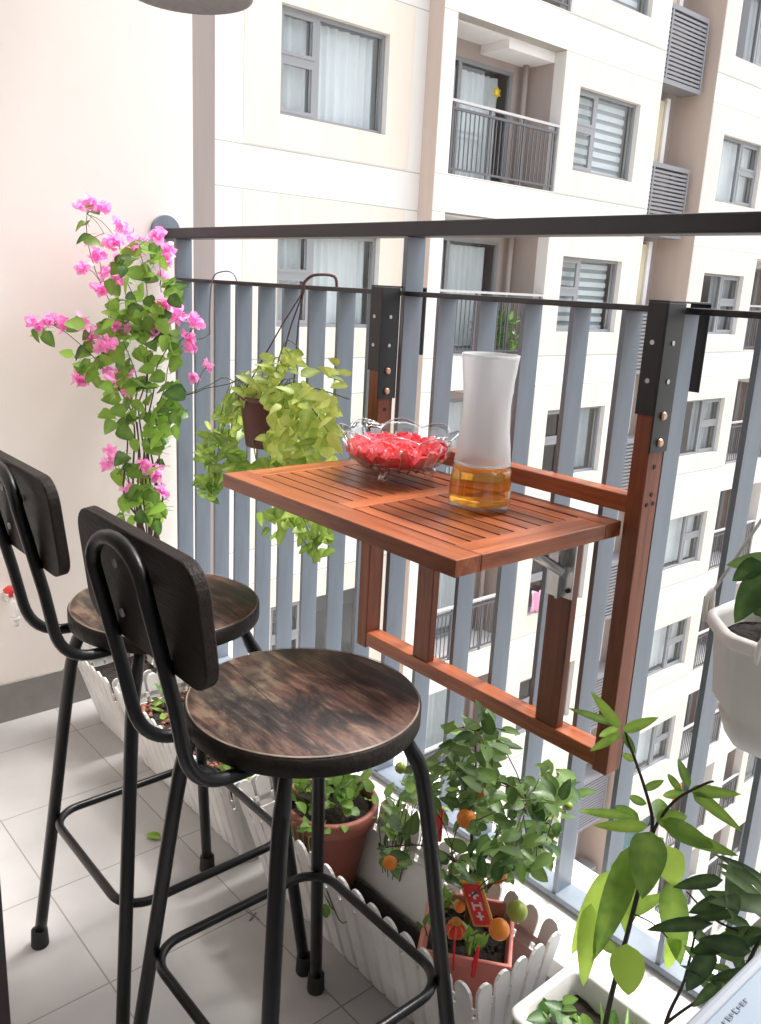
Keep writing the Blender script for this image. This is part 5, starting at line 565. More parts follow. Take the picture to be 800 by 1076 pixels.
for k in range(230):
    a = random.random()*2*PI; r = .084*math.sqrt(random.random()); z = .052+.014*(1-.5*(r/.085)**2)*random.random()
    e = Matrix.Rotation(random.random()*3, 3, 'X') @ Matrix.Rotation(random.random()*3, 3, 'Z') @ Matrix.Rotation(random.random()*3, 3, 'Y')
    q = [random.uniform(.003,.010) for _ in range(3)]
    jm.obox((r*math.cos(a), r*math.sin(a), z), e @ V((q[0],0,0)), e @ V((0,q[1],0)), e @ V((0,0,q[2])))
jm.build('jelly_cubes', M['jelly'], J, bevel=.0018, seg=3)
K = thing('glass_carafe', 'tall waisted frosted glass carafe a third full of amber tea, on the table', 'carafe', (1.4475, .975, .9203))
def crad(z):
    P = [(0,.0478),(.015,.0492),(.05,.0470),(.09,.0420),(.13,.0375),(.16,.0362),(.19,.0380),(.22,.0415),(.238,.0438)]
    for (a, ra), (b, rb_) in zip(P, P[1:]):
        if z <= b:
            t = (z-a)/(b-a); t = t*t*(3-2*t)*.5+t*.5; return ra+(rb_-ra)*t
    return P[-1][1]
zs = [i*.238/40 for i in range(41)]; zl = .066
out = [(crad(z)-(.003 if z < .003 else 0), z) for z in zs if z <= zl+.001]
inn = [(crad(z)-.0010, z) for z in zs if .004 < z <= zl+.001][::-1]
MB().lathe([(.001,0)]+out+inn+[(.001,.006)], seg=64).build('carafe_base', M['clearglass'], K)
o2 = [(crad(z), z) for z in zs if z > zl+.001]; i2 = [(crad(z)-.0026, z) for z in zs if z > zl+.001][::-1]
MB().lathe(o2+i2, seg=64, close=True).build('frosted_body', M['frost'], K)
te = MB().lathe([(.001,.0065)]+[(crad(z)-.0016, z) for z in zs if .006 < z <= zl]+[(.001,zl)], seg=64)
te.build('tea', M['tea'], K)

# ------------------------------------------------------------------ picket planters
def trough(name, label, xa, xb, zt, loc_y0=.890, y1=.992, ty0=.820, ty1=1.036, end_flare=.03, cat='planter', grp='white picket planters along the kerb', fl=True):
    t = thing(name, label, cat, (xa, loc_y0, 0), group=grp)
    W = xb-xa
    def pt(u, v, z):      # u along 0..1, v across 0..1, z height
        k = z/zt; x0 = end_flare*(1-k); x1 = W-end_flare*(1-k)
        y0 = 0+(ty0-loc_y0)*k; y1_ = (y1-loc_y0)+(ty1-y1)*k
        return V((x0+(x1-x0)*u, y0+(y1_-y0)*v, z))
    zr = zt-.072; zr2 = zt-.047
    shell = MB()
    def side(f, L, nrm):
        n = max(4, int(round(L/.041))); m = MB()
        # fluted solid panel
        for i in range(n):
            a, b = i/n, (i+1)/n; q = (b-a)*.12
            for (p, r_, dep) in ((a, a+q, .0), (a+q, b-q, .0035), (b-q, b, .0)):
                pass
            A = f(a, 0.002); B_ = f(b, 0.002); Cc = f(b, zr); D = f(a, zr)
            nn = nrm
            q1 = .16
            pts = []
            for zz in (0.002, zr):
                pts += [f(a, zz), f(a+(b-a)*q1, zz)+nn*.004, f(a+(b-a)*(1-q1), zz)+nn*.004, f(b, zz)]
            m.add(pts, [(0,1,5,4),(1,2,6,5),(2,3,7,6)], False)
            back = [p-nn*.003 for p in (f(a,.002), f(b,.002), f(b,zr), f(a,zr))]
            m.add(back, [(3,2,1,0)], False)
            m.add([pts[4], pts[5], pts[6], pts[7], back[2], back[3]], [(0,1,2,3,4,5)], False)
            # picket with a round head, lattice hole below the rim strip
            hw = .39
            c = (a+b)/2; w2 = (b-a)*hw; o = [(c-w2, zr)]
            o += [(c-w2, zt-.022)] + [(c-w2*math.cos(PI*k/6), zt-.022+.022*math.sin(PI*k/6)) for k in range(1, 6)] + [(c+w2, zt-.022), (c+w2, zr)]
            fr_ = [f(u, z)+nn*.004 for u, z in o]; bk = [p-nn*.0055 for p in fr_]; k_ = len(o)
            m.add(fr_+bk, [tuple(range(k_))[::-1], tuple(range(k_, 2*k_))]+[(j, (j+1) % k_, k_+(j+1) % k_, k_+j) for j in range(k_)], False)
        # rim strip between the pickets
        fr_ = [f(0, zr2-.012)+nrm*.002, f(1, zr2-.012)+nrm*.002, f(1, zr2)+nrm*.002, f(0, zr2)+nrm*.002]; bk = [p-nrm*.0035 for p in fr_]
        m.add(fr_+bk, [(0,1,2,3),(7,6,5,4),(0,4,5,1),(2,6,7,3),(3,7,4,0),(1,5,6,2)], False)
        return m
    D = ty1-ty0
    side(lambda u, z: pt(u, 0, z), W, V((0,-1,.1)).normalized()).build('picket_side', M['white_plastic'], t)
    side(lambda u, z: pt(1-u, 1, z), W, V((0,1,.1)).normalized()).build('picket_side', M['white_plastic'], t)
    side(lambda u, z: pt(1, u, z), D, V((1,0,.1)).normalized()).build('picket_end', M['white_plastic'], t)
    side(lambda u, z: pt(0, 1-u, z), D, V((-1,0,.1)).normalized()).build('picket_end', M['white_plastic'], t)
    fl_ = MB(); a = [pt(0,0,.004), pt(1,0,.004), pt(1,1,.004), pt(0,1,.004)]; fl_.add(a, [(0,1,2,3)]); fl_.build('base', M['white_plastic'], t, solid=.003)
    return t, pt
def soil_in(name, label, pt, loc, z, m, lo=.02, hi=.98, n=26, amp=.006):
    t = MB(); g = []
    for j in range(9):
        for i in range(n+1):
            p = pt(lo+(hi-lo)*i/n, .04+.92*j/8, z); p.z += amp*(noise.noise(p*40)+.5*noise.noise(p*110)); g.append(p)
    fs = [(j*(n+1)+i, j*(n+1)+i+1, (j+1)*(n+1)+i+1, (j+1)*(n+1)+i) for j in range(8) for i in range(n)]
    t.add(g, fs, True); o = t.build(name, m, loc=loc); return tag(o, label, 'soil', kind='stuff')
P3, pt3 = trough('picket_planter', 'long white picket planter with square holes, holding the terracotta and kumquat pots', .985, 1.655, .25)
P2, pt2 = trough('picket_planter', 'middle white picket planter filled with pebbles and small greens, behind the stools', .40, .962, .235)
P1, pt1 = trough('picket_planter', 'short white picket planter in the corner under the bougainvillea', .125, .375, .235)
soil_in('soil', 'dark soil in the middle picket planter', pt2, P2.location, .165, M['soil'])
soil_in('soil', 'dark soil in the corner picket planter', pt1, P1.location, .165, M['soil'])
tray = thing('drip_tray', 'black plastic drip tray lying in the long picket planter', 'tray', (1.0, .90, .006))
MB().box(.03, .59, .005, .085, 0, .004).box(.03,.59,.005,.009,.004,.07).box(.03,.59,.081,.085,.004,.07).box(.03,.034,.009,.081,.004,.07).box(.586,.59,.009,.081,.004,.07).build('tray_body', M['rubber'], tray)

# clay pebbles
pb = MB()
for i in range(420):
    u, v = random.random(), random.random()
    p = pt2(.03+.94*u, .08+.84*v, .168)
    if noise.noise(V((u*6, v*2, 3))) < -.12: continue
    r = random.uniform(.004, .0085)
    pb.ball(p + P2.location + V((0,0,random.random()*.004)), r, 6, 4, random.uniform(.5,.8), random.random())
tag(pb.build('clay_pebbles', M['clay']), 'reddish clay pebbles strewn on the soil of the middle picket planter', 'pebbles', kind='stuff')

# terracotta pot
TP = thing('flower_pot', 'round terracotta coloured pot of leafy herbs inside the long picket planter', 'flower pot', (1.145, .947, .012))
MB().lathe([(.001,0),(.044,0),(.047,.004),(.083,.205),(.092,.206),(.096,.212),(.096,.236),(.093,.240),(.086,.240),(.084,.225),(.042,.01),(.001,.008)], seg=56).build('pot_body', M['terra'], TP)
sp = MB(); sp.lathe([(.001,.222),(.04,.220),(.083,.218)], seg=30, fn=lambda r, z, a, i: (r, z+.008*noise.noise(V((r*30*math.cos(a), r*30*math.sin(a), 1))))); sp.build('potting_soil', M['soil'], TP)

# square pink pot of the kumquat
PP = thing('square_pot', 'square pink plastic pot holding the kumquat tree in the long picket planter', 'flower pot', (1.535, .938, -.004), rz=math.radians(38))
def sq(h, z): return [(-h,-h,z),(h,-h,z),(h,h,z),(-h,h,z)]
pm = MB(); lv = [sq(.034,.008), sq(.066,.205), sq(.074,.206), sq(.076,.226), sq(.069,.2262), sq(.063,.190), sq(.032,.018)]
vs = [q for l in lv for q in l]; fs = [(3,2,1,0)]
for i in range(len(lv)-1):
    for k in range(4): fs.append((i*4+k, i*4+(k+1) % 4, (i+1)*4+(k+1) % 4, (i+1)*4+k))
fs.append((24,25,26,27)); pm.add(vs, fs); pm.build('pot_body', M['pinkpot'], PP, bevel=.003)
sm = MB(); g = []; n = 14
for j in range(n+1):
    for i in range(n+1):
        p = V((-.064+.128*i/n, -.064+.128*j/n, .198)); p.z += .009*noise.noise(p*50); g.append(p)
sm.add(g, [(j*(n+1)+i, j*(n+1)+i+1, (j+1)*(n+1)+i+1, (j+1)*(n+1)+i) for j in range(n) for i in range(n)], True)
for i in range(60):
    sm.ball((random.uniform(-.058,.058), random.uniform(-.058,.058), .200), random.uniform(.002,.005), 6, 4)
sm.build('potting_soil', M['soil'], PP)

# ------------------------------------------------------------------ plain white trough at the right
WT = thing('white_trough', 'plain white trough planter with a thick rounded rim, in the near right corner', 'planter', (1.69, .86, 0))
def rr_ring(x0, x1, y0, y1, z, r=.02, n=5):
    o = []
    for cx, cy, a0 in ((x1-r,y1-r,0),(x0+r,y1-r,90),(x0+r,y0+r,180),(x1-r,y0+r,270)):
        for k in range(n+1):
            a = math.radians(a0+k*90/n); o.append((cx+r*math.cos(a), cy+r*math.sin(a), z))
    return o
def loft(rings, caps=True):
    m = MB(); n = len(rings[0]); vs = [q for r in rings for q in r]; fs = []
    for i in range(len(rings)-1):
        for k in range(n): fs.append((i*n+k, i*n+(k+1) % n, (i+1)*n+(k+1) % n, (i+1)*n+k))
    m.add(vs, fs, True)
    if caps: m.f.append(tuple(range(n))[::-1]); m.sm.append(False); m.f.append(tuple((len(rings)-1)*n+k for k in range(n))); m.sm.append(False)
    return m
A = dict(x0=.004, x1=.62, y0=0, y1=.162)
rg = [rr_ring(.03,.60,.02,.135,0), rr_ring(.014,.612,.010,.148,.200), rr_ring(.004,.62,.0,.160,.203), rr_ring(.0,.624,-.004,.164,.208), rr_ring(.0,.624,-.004,.164,.217),
      rr_ring(.003,.621,-.001,.161,.2205), rr_ring(.012,.612,.008,.152,.2205), rr_ring(.016,.608,.012,.148,.217), rr_ring(.020,.604,.016,.144,.16), rr_ring(.035,.595,.025,.130,.012)]
loft(rg).build('trough_body', M['white_plastic'], WT)
so = MB(); g = []
for j in range(7):
    for i in range(31):
        p = V((.024+.576*i/30, .019+.122*j/6, .178)); p.z += .009*noise.noise((p+V((3,1,0)))*35); g.append(p)
so.add(g, [(j*31+i, j*31+i+1, (j+1)*31+i+1, (j+1)*31+i) for j in range(6) for i in range(30)], True)
so.build('potting_soil', M['soil'], WT)

# ------------------------------------------------------------------ white hanging pot at the right
HP = thing('hanging_pot', 'off white plastic pot hung by cords from the railing at the right edge', 'hanging pot', (1.925, 1.035, .712))
def hexr(r, z, n=8, rot=22.5):
    o = []
    for k in range(n):
        a0 = math.radians(rot+k*360/n)
        for d in (-.30, -.1, .1, .30):
            a = a0+d*2*PI/n*.9; q = r*(1-.035*(abs(d)/.3)**2); o.append((q*math.cos(a), q*math.sin(a), z))
    return o
hr = [hexr(.050,.0), hexr(.060,.004), hexr(.072,.035), hexr(.070,.040), hexr(.082,.055), hexr(.092,.140), hexr(.099,.142), hexr(.102,.146), hexr(.102,.156), hexr(.098,.160), hexr(.092,.159), hexr(.088,.150), hexr(.078,.06), hexr(.05,.03)]
loft(hr).build('pot_body', M['greypot'], HP)
s_ = MB(); s_.lathe([(.001,.135),(.05,.134),(.086,.132)], seg=24); s_.build('potting_soil', M['soil'], HP)
for a in (100, 190, 280, 10):
    ca, sa = math.cos(math.radians(a)), math.sin(math.radians(a))
    lp = MB(); lp.tube(smooth_path([(ca*.104-sa*.014,sa*.104+ca*.014,.140),(ca*.106-sa*.012,sa*.106+ca*.012,.168),(ca*.104,sa*.104,.180),(ca*.106+sa*.012,sa*.106-ca*.012,.168),(ca*.104+sa*.014,sa*.104-ca*.014,.140)], 4), .0032, 8)
    L = lp.build('lug', M['greypot'], HP)
    MB().tube([(ca*.104,sa*.104,.176),(ca*.05,sa*.05+.03,.33),(0,.085,.50)], .0022, 8).build('cord', M['greypot'], L)
MB().tube(smooth_path([(0,.085,.50),(.0,.085,.535),(0,.118,.552),(0,.185,.552),(0,.190,.52)], 4), .0025, 8).build('hook', M['steel'], HP)

# ------------------------------------------------------------------ washing machine corner, lower right
WM = thing('washing_machine', 'glossy white appliance lid with faint grey print in the lower right corner', 'washing machine', (2.137, .10, 0))
MB().box(0, .60, 0, .64, .02, .835).build('cabinet', M['washer'], WM, bevel=.02, seg=4)
MB().box(.004, .596, .004, .636, .8355, .848).build('top_frame', M['washer'], WM, bevel=.005, seg=3)
MB().box(.0135, .58, .02, .62, .8485, .853).build('lid', M['washertop'], WM, bevel=.002, seg=2)
ik = MB()
for k, h in enumerate([.0024, .0034, .0026, .0036, .0024, .0030, .0026]):
    y = .322+k*.0042; x = .0215
    ik.box(x-h/2, x+h/2, y, y+.0009, .8532, .8535)
    ik.box(x-h/2, x-h/2+.0009, y, y+.0024, .8532, .8536)
    if k % 2: ik.box(x+h/2-.0009, x+h/2, y, y+.0034, .8532, .8536)
    if k % 3: ik.box(x-.0005, x+.0005, y+.001, y+.0032, .8532, .8537)
ik.build('print', M['ink'], WM)

# ------------------------------------------------------------------ tap on the wall
TPp = thing('wall_tap', 'white plastic water tap with a red handle on the cream wall', 'tap', (0, .694, .375))
MB().tube([(0,0,0),(.012,0,0)], .017, 20).tube([(.01,0,0),(.055,0,0)], .010, 14).build('tap_body', M['tapwhite'], TPp)
MB().tube(smooth_path([(.045,0,0),(.062,0,-.004),(.072,0,-.022),(.073,0,-.042)], 4), .0082, 14).tube([(.073,0,-.040),(.073,0,-.047)], .0125, 14).tube([(.073,0,-.047),(.073,0,-.066)], .0078, 14).build('spout', M['tapwhite'], TPp)
MB().tube([(.047,0,.008),(.047,0,.022)], .006, 12).lathe([(.001,.022),(.012,.022),(.017,.027),(.017,.034),(.012,.038),(.001,.038)], (.047,0,0), 24, fn=lambda r, z, a, i: (r*(1+.14*math.cos(4*a)), z)).build('handle', M['tapred'], TPp)

# ------------------------------------------------------------------ hanging grey shade at the top
LS = thing('pendant_lamp', 'round grey ribbed pendant lamp shade at the top of the view', 'lamp', (1.035, .70, 1.649))
def ribs(r, z, a, i): return (r*(1+.006*math.cos(48*a)), z)
MB().lathe([(.001,.010),(.07,.006),(.088,.001),(.094,.003),(.097,.010),(.097,.04),(.092,.08),(.07,.115),(.04,.13),(.02,.134),(.02,.15),(.001,.15)], seg=144, fn=ribs).build('shade', M['lampshade'], LS)
MB().tube([(0,0,.145),(0,0,1.10)], .004, 8).build('cord', M['rubber'], LS)

# fallen leaf and chipped cross on the floor
lf = MB(); lf.leaf((.715,.757,.004), (.752,.772,.004), .026, cup=.25, droop=-.05, tint=.95)
tag(lf.build('fallen_leaf', M['pepper'], solid=.0006), 'single fallen yellow green leaf on the grey floor tiles', 'leaf')
cm = MB().obox((1.078,.808,.0006), (.020,.004,0), (-.0004,.0012,0), (0,0,.0003)).obox((1.083,.806,.0012), (.006,-.012,0), (.0012,.0006,0), (0,0,.0003))
tag(cm.build('floor_scratch', M['ink']), 'small cross shaped scratch on the floor tile beside the nearer stool', 'scratch')
# ------------------------------------------------------------------ plants
def rnd(a, b): return random.uniform(a, b)
def rdir(zmin=-1, zmax=1):
    while 1:
        v = V((rnd(-1,1), rnd(-1,1), rnd(-1,1)))
        if .1 < v.length < 1 and zmin <= v.z/v.length <= zmax: return v.normalized()
# bougainvillea
BG = thing('bougainvillea', 'tall bougainvillea with pink bracts trained up the cream wall corner', 'flowering plant', (.17, 1.0, .17))
O = V((.17,1.0,.17))
sm = MB()
for k, s in enumerate(BOUG_STEMS):
    P = smooth_path([V(p)-O for p in s], 5); n = len(P); P = [p + V((noise.noise(p*9+V((k,0,0))), noise.noise(p*9+V((0,k,5))), 0))*.018 for p in P]
    sm.tube(P, [max(.0010, .0042*(1-i/n)) for i in range(n)], 7)
for k in range(9):      # woody tangle low down
    a = V((.0+rnd(-.03,.03), .0+rnd(0,.05), rnd(-.0,.25))); sm.tube(smooth_path([a, a+V((rnd(-.02,.01), rnd(.0,.03), .14)), a+V((rnd(-.05,-.0), rnd(0,.03), .3)), a+V((rnd(-.07,.02), rnd(-.01,.04), .45))], 4), .0022, 6)
sm.build('stem', M['stem'], BG)
lm = MB()
for p in BOUG_LEAVES:
    p = V(p)-O; d = rdir(-.95, .35); d = (d + V((.35,-.5,-.15))).normalized(); L = rnd(.034, .060)
    up = V((.55,-.75,.55)) + rdir()*.55
    b = p - d*L*.4
    lm.leaf(b, b+d*L, L*rnd(.62,.8), up, rnd(.05,.35), rnd(-.05,.2), random.random(), 7, .8)
    lm.tube([b, b-d*.012+V((0,.006,-.004))], .0007, 4, tint=.6)
lm.build('foliage', M['boug'], BG)
fm = MB()
for x, y, z, r in BOUG_FLOWERS:
    c = V((x,y,z))-O; nfl = max(3, int(r/.0029))
    for k in range(nfl):
        q = c + rdir()*r*rnd(.1,.75); ax = (rdir()+V((.4,-.6,.2))).normalized(); o1 = ax.orthogonal().normalized(); o2 = ax.cross(o1); a0 = rnd(0,6)
        tv = random.random(); s = rnd(.014, .021)
        for j in range(3):
            a = a0+j*2.094; d = (o1*math.cos(a)+o2*math.sin(a)+ax*.75).normalized()
            fm.leaf(q, q+d*s, s*.9, -ax, .35, -.1, min(1, max(0, tv+rnd(-.2,.2))), 5, .85)
fm.build('blossom', M['bract'], BG)
# fine stalks to clusters
tm = MB()
for x, y, z, r in BOUG_FLOWERS:
    c = V((x,y,z))-O; best = min((V(p)-O for s in BOUG_STEMS for p in s[2:]), key=lambda q: (q-c).length)
    if (best-c).length < .25: tm.tube(smooth_path([best, (best+c)/2+V((0,0,.012)), c], 3), .0009, 5)
tm.build('stalk', M['greenstem'], BG)

# hanging pothos
HPn = thing('hanging_planter', 'small dark brown pot hanging by a cord from the middle rail, left of the table', 'hanging pot', (.672, 1.095, .874))
MB().lathe([(.001,0),(.046,0),(.050,.003),(.064,.105),(.068,.106),(.069,.118),(.064,.118),(.060,.10),(.001,.098)], seg=40).build('pot_body', M['brownpot'], HPn)
cd = MB(); top = V((.052,.055,.355))
for a in (20, 140, 260):
    ca, sa = math.cos(math.radians(a)), math.sin(math.radians(a)); cd.tube([(ca*.068, sa*.068, .112), (ca*.02+top.x*.7, sa*.02+top.y*.6, .28), top], .0017, 6)
cd.tube(smooth_path([top, top+V((.0,.0,.016)), top+V((.010,.02,.034)), top+V((.030,.06,.034)), top+V((.034,.066,.010))], 4), .0034, 8)
cd.build('cord', M['string'], HPn)
PO = thing('pothos', 'yellow green trailing leafy plant spilling from the small brown hanging pot', 'trailing plant', (.655, 1.095, .97))
O = V((.655,1.095,.97)); pm = MB(); vm = MB()
for i, (x, y, z, s, h) in enumerate(POTHOS_LEAVES):
    p = V((x,y,z))-O
    c0 = V((-.03+rnd(-.01,.01), 0, -.03)); dd = p - V((-.015,-.065,-.05))
    if abs(p.x+.0) < .052 and -.095 < p.z < .0 and p.x < .035 and p.y < -.02: p.y += .05; p.x += .05 if p.x > 0 else -.0
    out_ = V((p.x, p.y*.6, 0)); d = (out_.normalized()*.6 + V((0,-.3,-.35)) + rdir()*.8).normalized()
    if p.z > .03: d = (rdir(-.3,.6)+V((0,-.3,.1))).normalized()
    b = p-d*s*.4; pm.leaf(b, b+d*s*rnd(.95,1.35), s*rnd(.48,.62), V((.5,-.8,.6))+rdir()*.6, rnd(.05,.3), rnd(0,.3), min(1, max(0, h)), 7, .85)
    if i % 14 == 0: vm.tube(smooth_path([V((rnd(-.03,.03),rnd(-.03,.03),0)), V((p.x*.6, p.y*.6, max(p.z, .02)+.02)), b], 4), .0011, 5)
for i, (x, y, z, s, h) in enumerate(POTHOS_TRAIL):
    p = V((x,y,z))-O; d = (V((.1,-.2,-.6)) + rdir()*.7).normalized(); b = p-d*s*.4
    pm.leaf(b, b+d*s*1.15, s*.68, V((.5,-.8,.4))+rdir()*.5, .15, .15, h, 7, .85)
for q in ([(.03,-.03,0),(.10,-.04,-.12),(.17,-.01,-.22),(.235,.0,-.31)], [(.0,-.04,0),(.06,-.05,-.14),(.10,-.0,-.24),(.17,.01,-.30)], [(-.05,-.02,0),(-.12,-.03,-.06),(-.20,0,-.15),(-.25,.01,-.24)], [(.03,0,.02),(.10,0,.06),(.20,.0,.06),(.30,.01,.05)]):
    vm.tube(smooth_path(q, 5), .0014, 6)
vm.tube(smooth_path([(-.03,-.02,.02),(-.10,-.04,.05),(-.20,-.03,.02),(-.33,-.02,-.02)], 5), .0012, 5)
vm.build('vine', M['greenstem'], PO); pm.build('foliage', M['pothos'], PO)

# kumquat tree
KQ = thing('kumquat_tree', 'small leafy kumquat tree with orange fruit in the square pink pot', 'potted tree', (1.535, .93, .20)); O = V((1.535,.93,.20))
tr = MB()
trunk = [(0,0,0),(.004,.002,.06),(-.006,.01,.11)]
br = [[(-.006,.01,.11),(-.02,.02,.18),(-.035,.035,.26),(-.05,.04,.35)], [(-.006,.01,.11),(.02,.015,.17),(.04,.03,.24),(.07,.04,.28)], [(.004,.002,.06),(.03,.03,.12),(.07,.05,.20),(.11,.06,.29)],
      [(-.006,.01,.10),(-.05,-.0,.13),(-.10,-.02,.13),(-.15,-.05,.11)], [(-.006,.01,.11),(-.01,-.03,.16),(.0,-.05,.2)], [(-.006,.01,.11),(-.04,.04,.19),(-.07,.06,.25),(-.09,.05,.31)], [(.004,.002,.07),(.03,-.03,.12),(.05,-.05,.14)]]
tr.tube(smooth_path([V(p) for p in trunk], 5), .0062, 8)
for b in br: 
    P = smooth_path(b, 5); tr.tube(P, [max(.0012, .0040*(1-i/len(P))) for i in range(len(P))], 7)
nodes = [V(p) for b in br for p in smooth_path(b, 4)[2:]]
lm = MB()
for i, p in enumerate(KUM_LEAVES):
    p = V(p)-O; q = min(nodes, key=lambda k: (k-p).length); d = (p-q)
    if i % 3 == 0: tr.tube([q, q+d*.5+V((0,0,.006)), p], .0009, 5)
    d = (d.normalized()*.6 + rdir(-.6,.6)*.8 + V((0,0,.05))).normalized(); L = rnd(.027,.046)
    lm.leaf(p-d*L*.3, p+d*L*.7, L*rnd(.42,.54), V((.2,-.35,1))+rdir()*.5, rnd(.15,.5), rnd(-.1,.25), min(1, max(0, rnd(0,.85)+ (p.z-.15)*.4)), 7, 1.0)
tr.build('trunk', M['stem'], KQ); lm.build('foliage', M['kum'], KQ)
for i, (x, y, z, r) in enumerate(KUM_FRUIT):
    MB().ball(V((x,y,z))-O, r, 20, 14, rnd(.92,1.05)).build('fruit', M['greenfruit'] if i in (7, 8, 4) else M['fruit'], KQ)

# festive red ornaments
r1 = thing('red_tassel', 'folded red paper charm hanging in the left of the kumquat tree', 'ornament', (1.44,.945,.36))
MB().box(-.012,.012,-.003,.003,-.03,.035).build('charm', M['red'], r1, bevel=.002)
MB().tube([(0,0,-.03),(.006,0,-.075),(.008,0,-.105)], [.0032,.005,.0025], 8).build('tassel', M['red'], r1)
r2 = thing('red_packet', 'small red and gold paper packet tilted among the kumquat leaves', 'ornament', (1.585,.895,.318)); r2.rotation_euler = (.15, -.30, .5)
MB().box(-.018,.018,-.0016,.0016,-.045,.045).build('packet', M['gold'], r2, bevel=.001)
MB().box(-.0135,.0135,-.0024,-.0017,-.040,.040).build('red_panel', M['red'], r2)
gm = MB()
for k, (a, b, c, d) in enumerate([(-.008,.008,.018,.0215),(-.002,.002,.012,.026),(-.008,.008,-.002,.0015),(-.008,-.005,-.010,.006),(.005,.008,-.010,.006),(-.006,.006,-.024,-.021),(-.002,.002,-.030,-.014)]): gm.box(a, b, -.0030, -.0025, c, d)
gm.build('gold_sign', M['white_plastic'], r2)
r3 = thing('lantern_ornament', 'little red and gold lantern ornament on a stick in the kumquat pot', 'ornament', (1.568,.868,.272))
MB().ball((0,0,0), .0155, 18, 12, .9).build('lantern', M['red'], r3)
lg = MB()
for k in range(8):
    a = k*PI/4; lg.tube([(math.cos(a)*.0160*math.cos(t), math.sin(a)*.0160*math.cos(t), .0148*math.sin(t)) for t in (-1.2,-.6,0,.6,1.2)], .0013, 5)
lg.lathe([(.001,.012),(.008,.0125),(.008,.018),(.001,.0185)], seg=14); lg.build('gold_trim', M['gold'], r3)
MB().tube([(0,0,-.014),(.003,0,-.075)], .0016, 6).build('stick', M['red'], r3)
r4 = thing('red_stick', 'thin red stick standing in the soil under the big orange kumquat', 'ornament', (1.632,.868,.20)); r4.location = (1.598,.885,.195)
MB().tube([(0,0,0),(.002,0,.03),(.006,0,.062)], [.0035,.0045,.002], 8).build('red_rod', M['red'], r4)

# pepper plant and dark leaved plant in the white trough
PE = thing('pepper_plant', 'tall green leafy seedling with large drooping leaves in the white trough', 'plant', (1.815,.93,.18)); O = V((1.815,.93,.18))
sm = MB()
def stem_tube(mb, pts, r0, r1, O): 
    P = smooth_path([V(p)-O for p in pts], 5); mb.tube(P, [r0+(r1-r0)*i/(len(P)-1) for i in range(len(P))], 8)
stem_tube(sm, [(1.812,.925,.175),(1.812,.93,.289),(1.826,.93,.444),(1.836,.93,.57)], .0042, .0030, O)
stem_tube(sm, [(1.836,.93,.57),(1.832,.93,.60),(1.815,.93,.635),(1.795,.93,.668),(1.782,.93,.688),(1.776,.93,.705)], .0026, .0013, O)
stem_tube(sm, [(1.836,.93,.57),(1.842,.935,.60),(1.858,.94,.635),(1.884,.95,.665),(1.895,.95,.675)], .0024, .0013, O)
stem_tube(sm, [(1.826,.93,.444),(1.85,.94,.44),(1.87,.95,.425)], .0012, .0008, O)
sm.build('stem', M['darkstem'], PE)
lm = MB()
for x, y, z, a, b, c, w_, ti in PEPPER_LEAVES + PEPPER_SMALL:
    p, t = V((x,y,z))-O, V((a,b,c))-O; big = (t-p).length > .07
    lm.leaf(p, t, w_, V((.45,-.8,.5)), .12 if big else .25, .10 if big else .15, ti, 10, .9 if big else 1.0, .05 if big else 0)
lm.build('foliage', M['pepper'], PE)
DK = thing('dark_leaved_plant', 'dark glossy long leaved plant behind the white appliance lid', 'plant', (1.90,.94,.18)); O = V((1.90,.94,.18))
sm = MB(); stem_tube(sm, [(1.89,.94,.178),(1.891,.94,.307),(1.906,.94,.39),(1.910,.94,.496)], .0032, .0014, O); stem_tube(sm, [(1.92,.95,.178),(1.95,.95,.35),(1.975,.95,.46),(1.99,.95,.54)], .0034, .002, O)
stem_tube(sm, [(1.891,.94,.307),(1.92,.94,.36),(1.96,.95,.42)], .0022, .0015, O)
stem_tube(sm, [(1.97,.95,.50),(1.93,.94,.50),(1.89,.94,.515)], .0018, .001, O)
sm.build('stem', M['darkstem'], DK)
lm = MB()
for x, y, z, a, b, c, w_, ti in DARK_LEAVES:
    lm.leaf(V((x,y,z))-O, V((a,b,c))-O, w_, V((.3,-.5,.9)), .25, .12, ti, 7, .95)
for i in range(46):
    p = V((rnd(1.93,2.05), rnd(.90,1.02), rnd(.40,.56)))-O; d = (V((-.7,-.1,.1))+rdir()*.8).normalized(); L = rnd(.05,.09)
    lm.leaf(p, p+d*L, L*rnd(.16,.28), V((.2,-.5,1)), .3, .15, rnd(0,.55), 6, 1.0)
lm.build('foliage', M['darkleaf'], DK)
FP = thing('fern_plant', 'broad dark green leaves growing in the off white hanging pot', 'plant', (1.925,1.035,.835)); O = V((1.925,1.035,.835))
lm = MB(); sm = MB()
for x, y, z, a, b, c, w_, ti in FENCE_POT_LEAVES:
    p, t = V((x,y,z))-O, V((a,b,c))-O; lm.leaf(p, t, w_, V((.4,-.8,.5)), .15, .1, ti, 8, .85); sm.tube(smooth_path([V((0,0,0)), p*.5+V((0,0,.03)), p], 4), .0016, 6)
for i in range(14):
    d = rdir(.1,.8); b = V((rnd(-.04,.04), rnd(-.04,.04), rnd(0,.04))); L = rnd(.05,.09); lm.leaf(b, b+d*L, L*.5, V((0,0,1)), .2, .25, rnd(.1,.5), 6, .85)
lm.build('foliage', M['kum'], FP); sm.build('stem', M['greenstem'], FP)

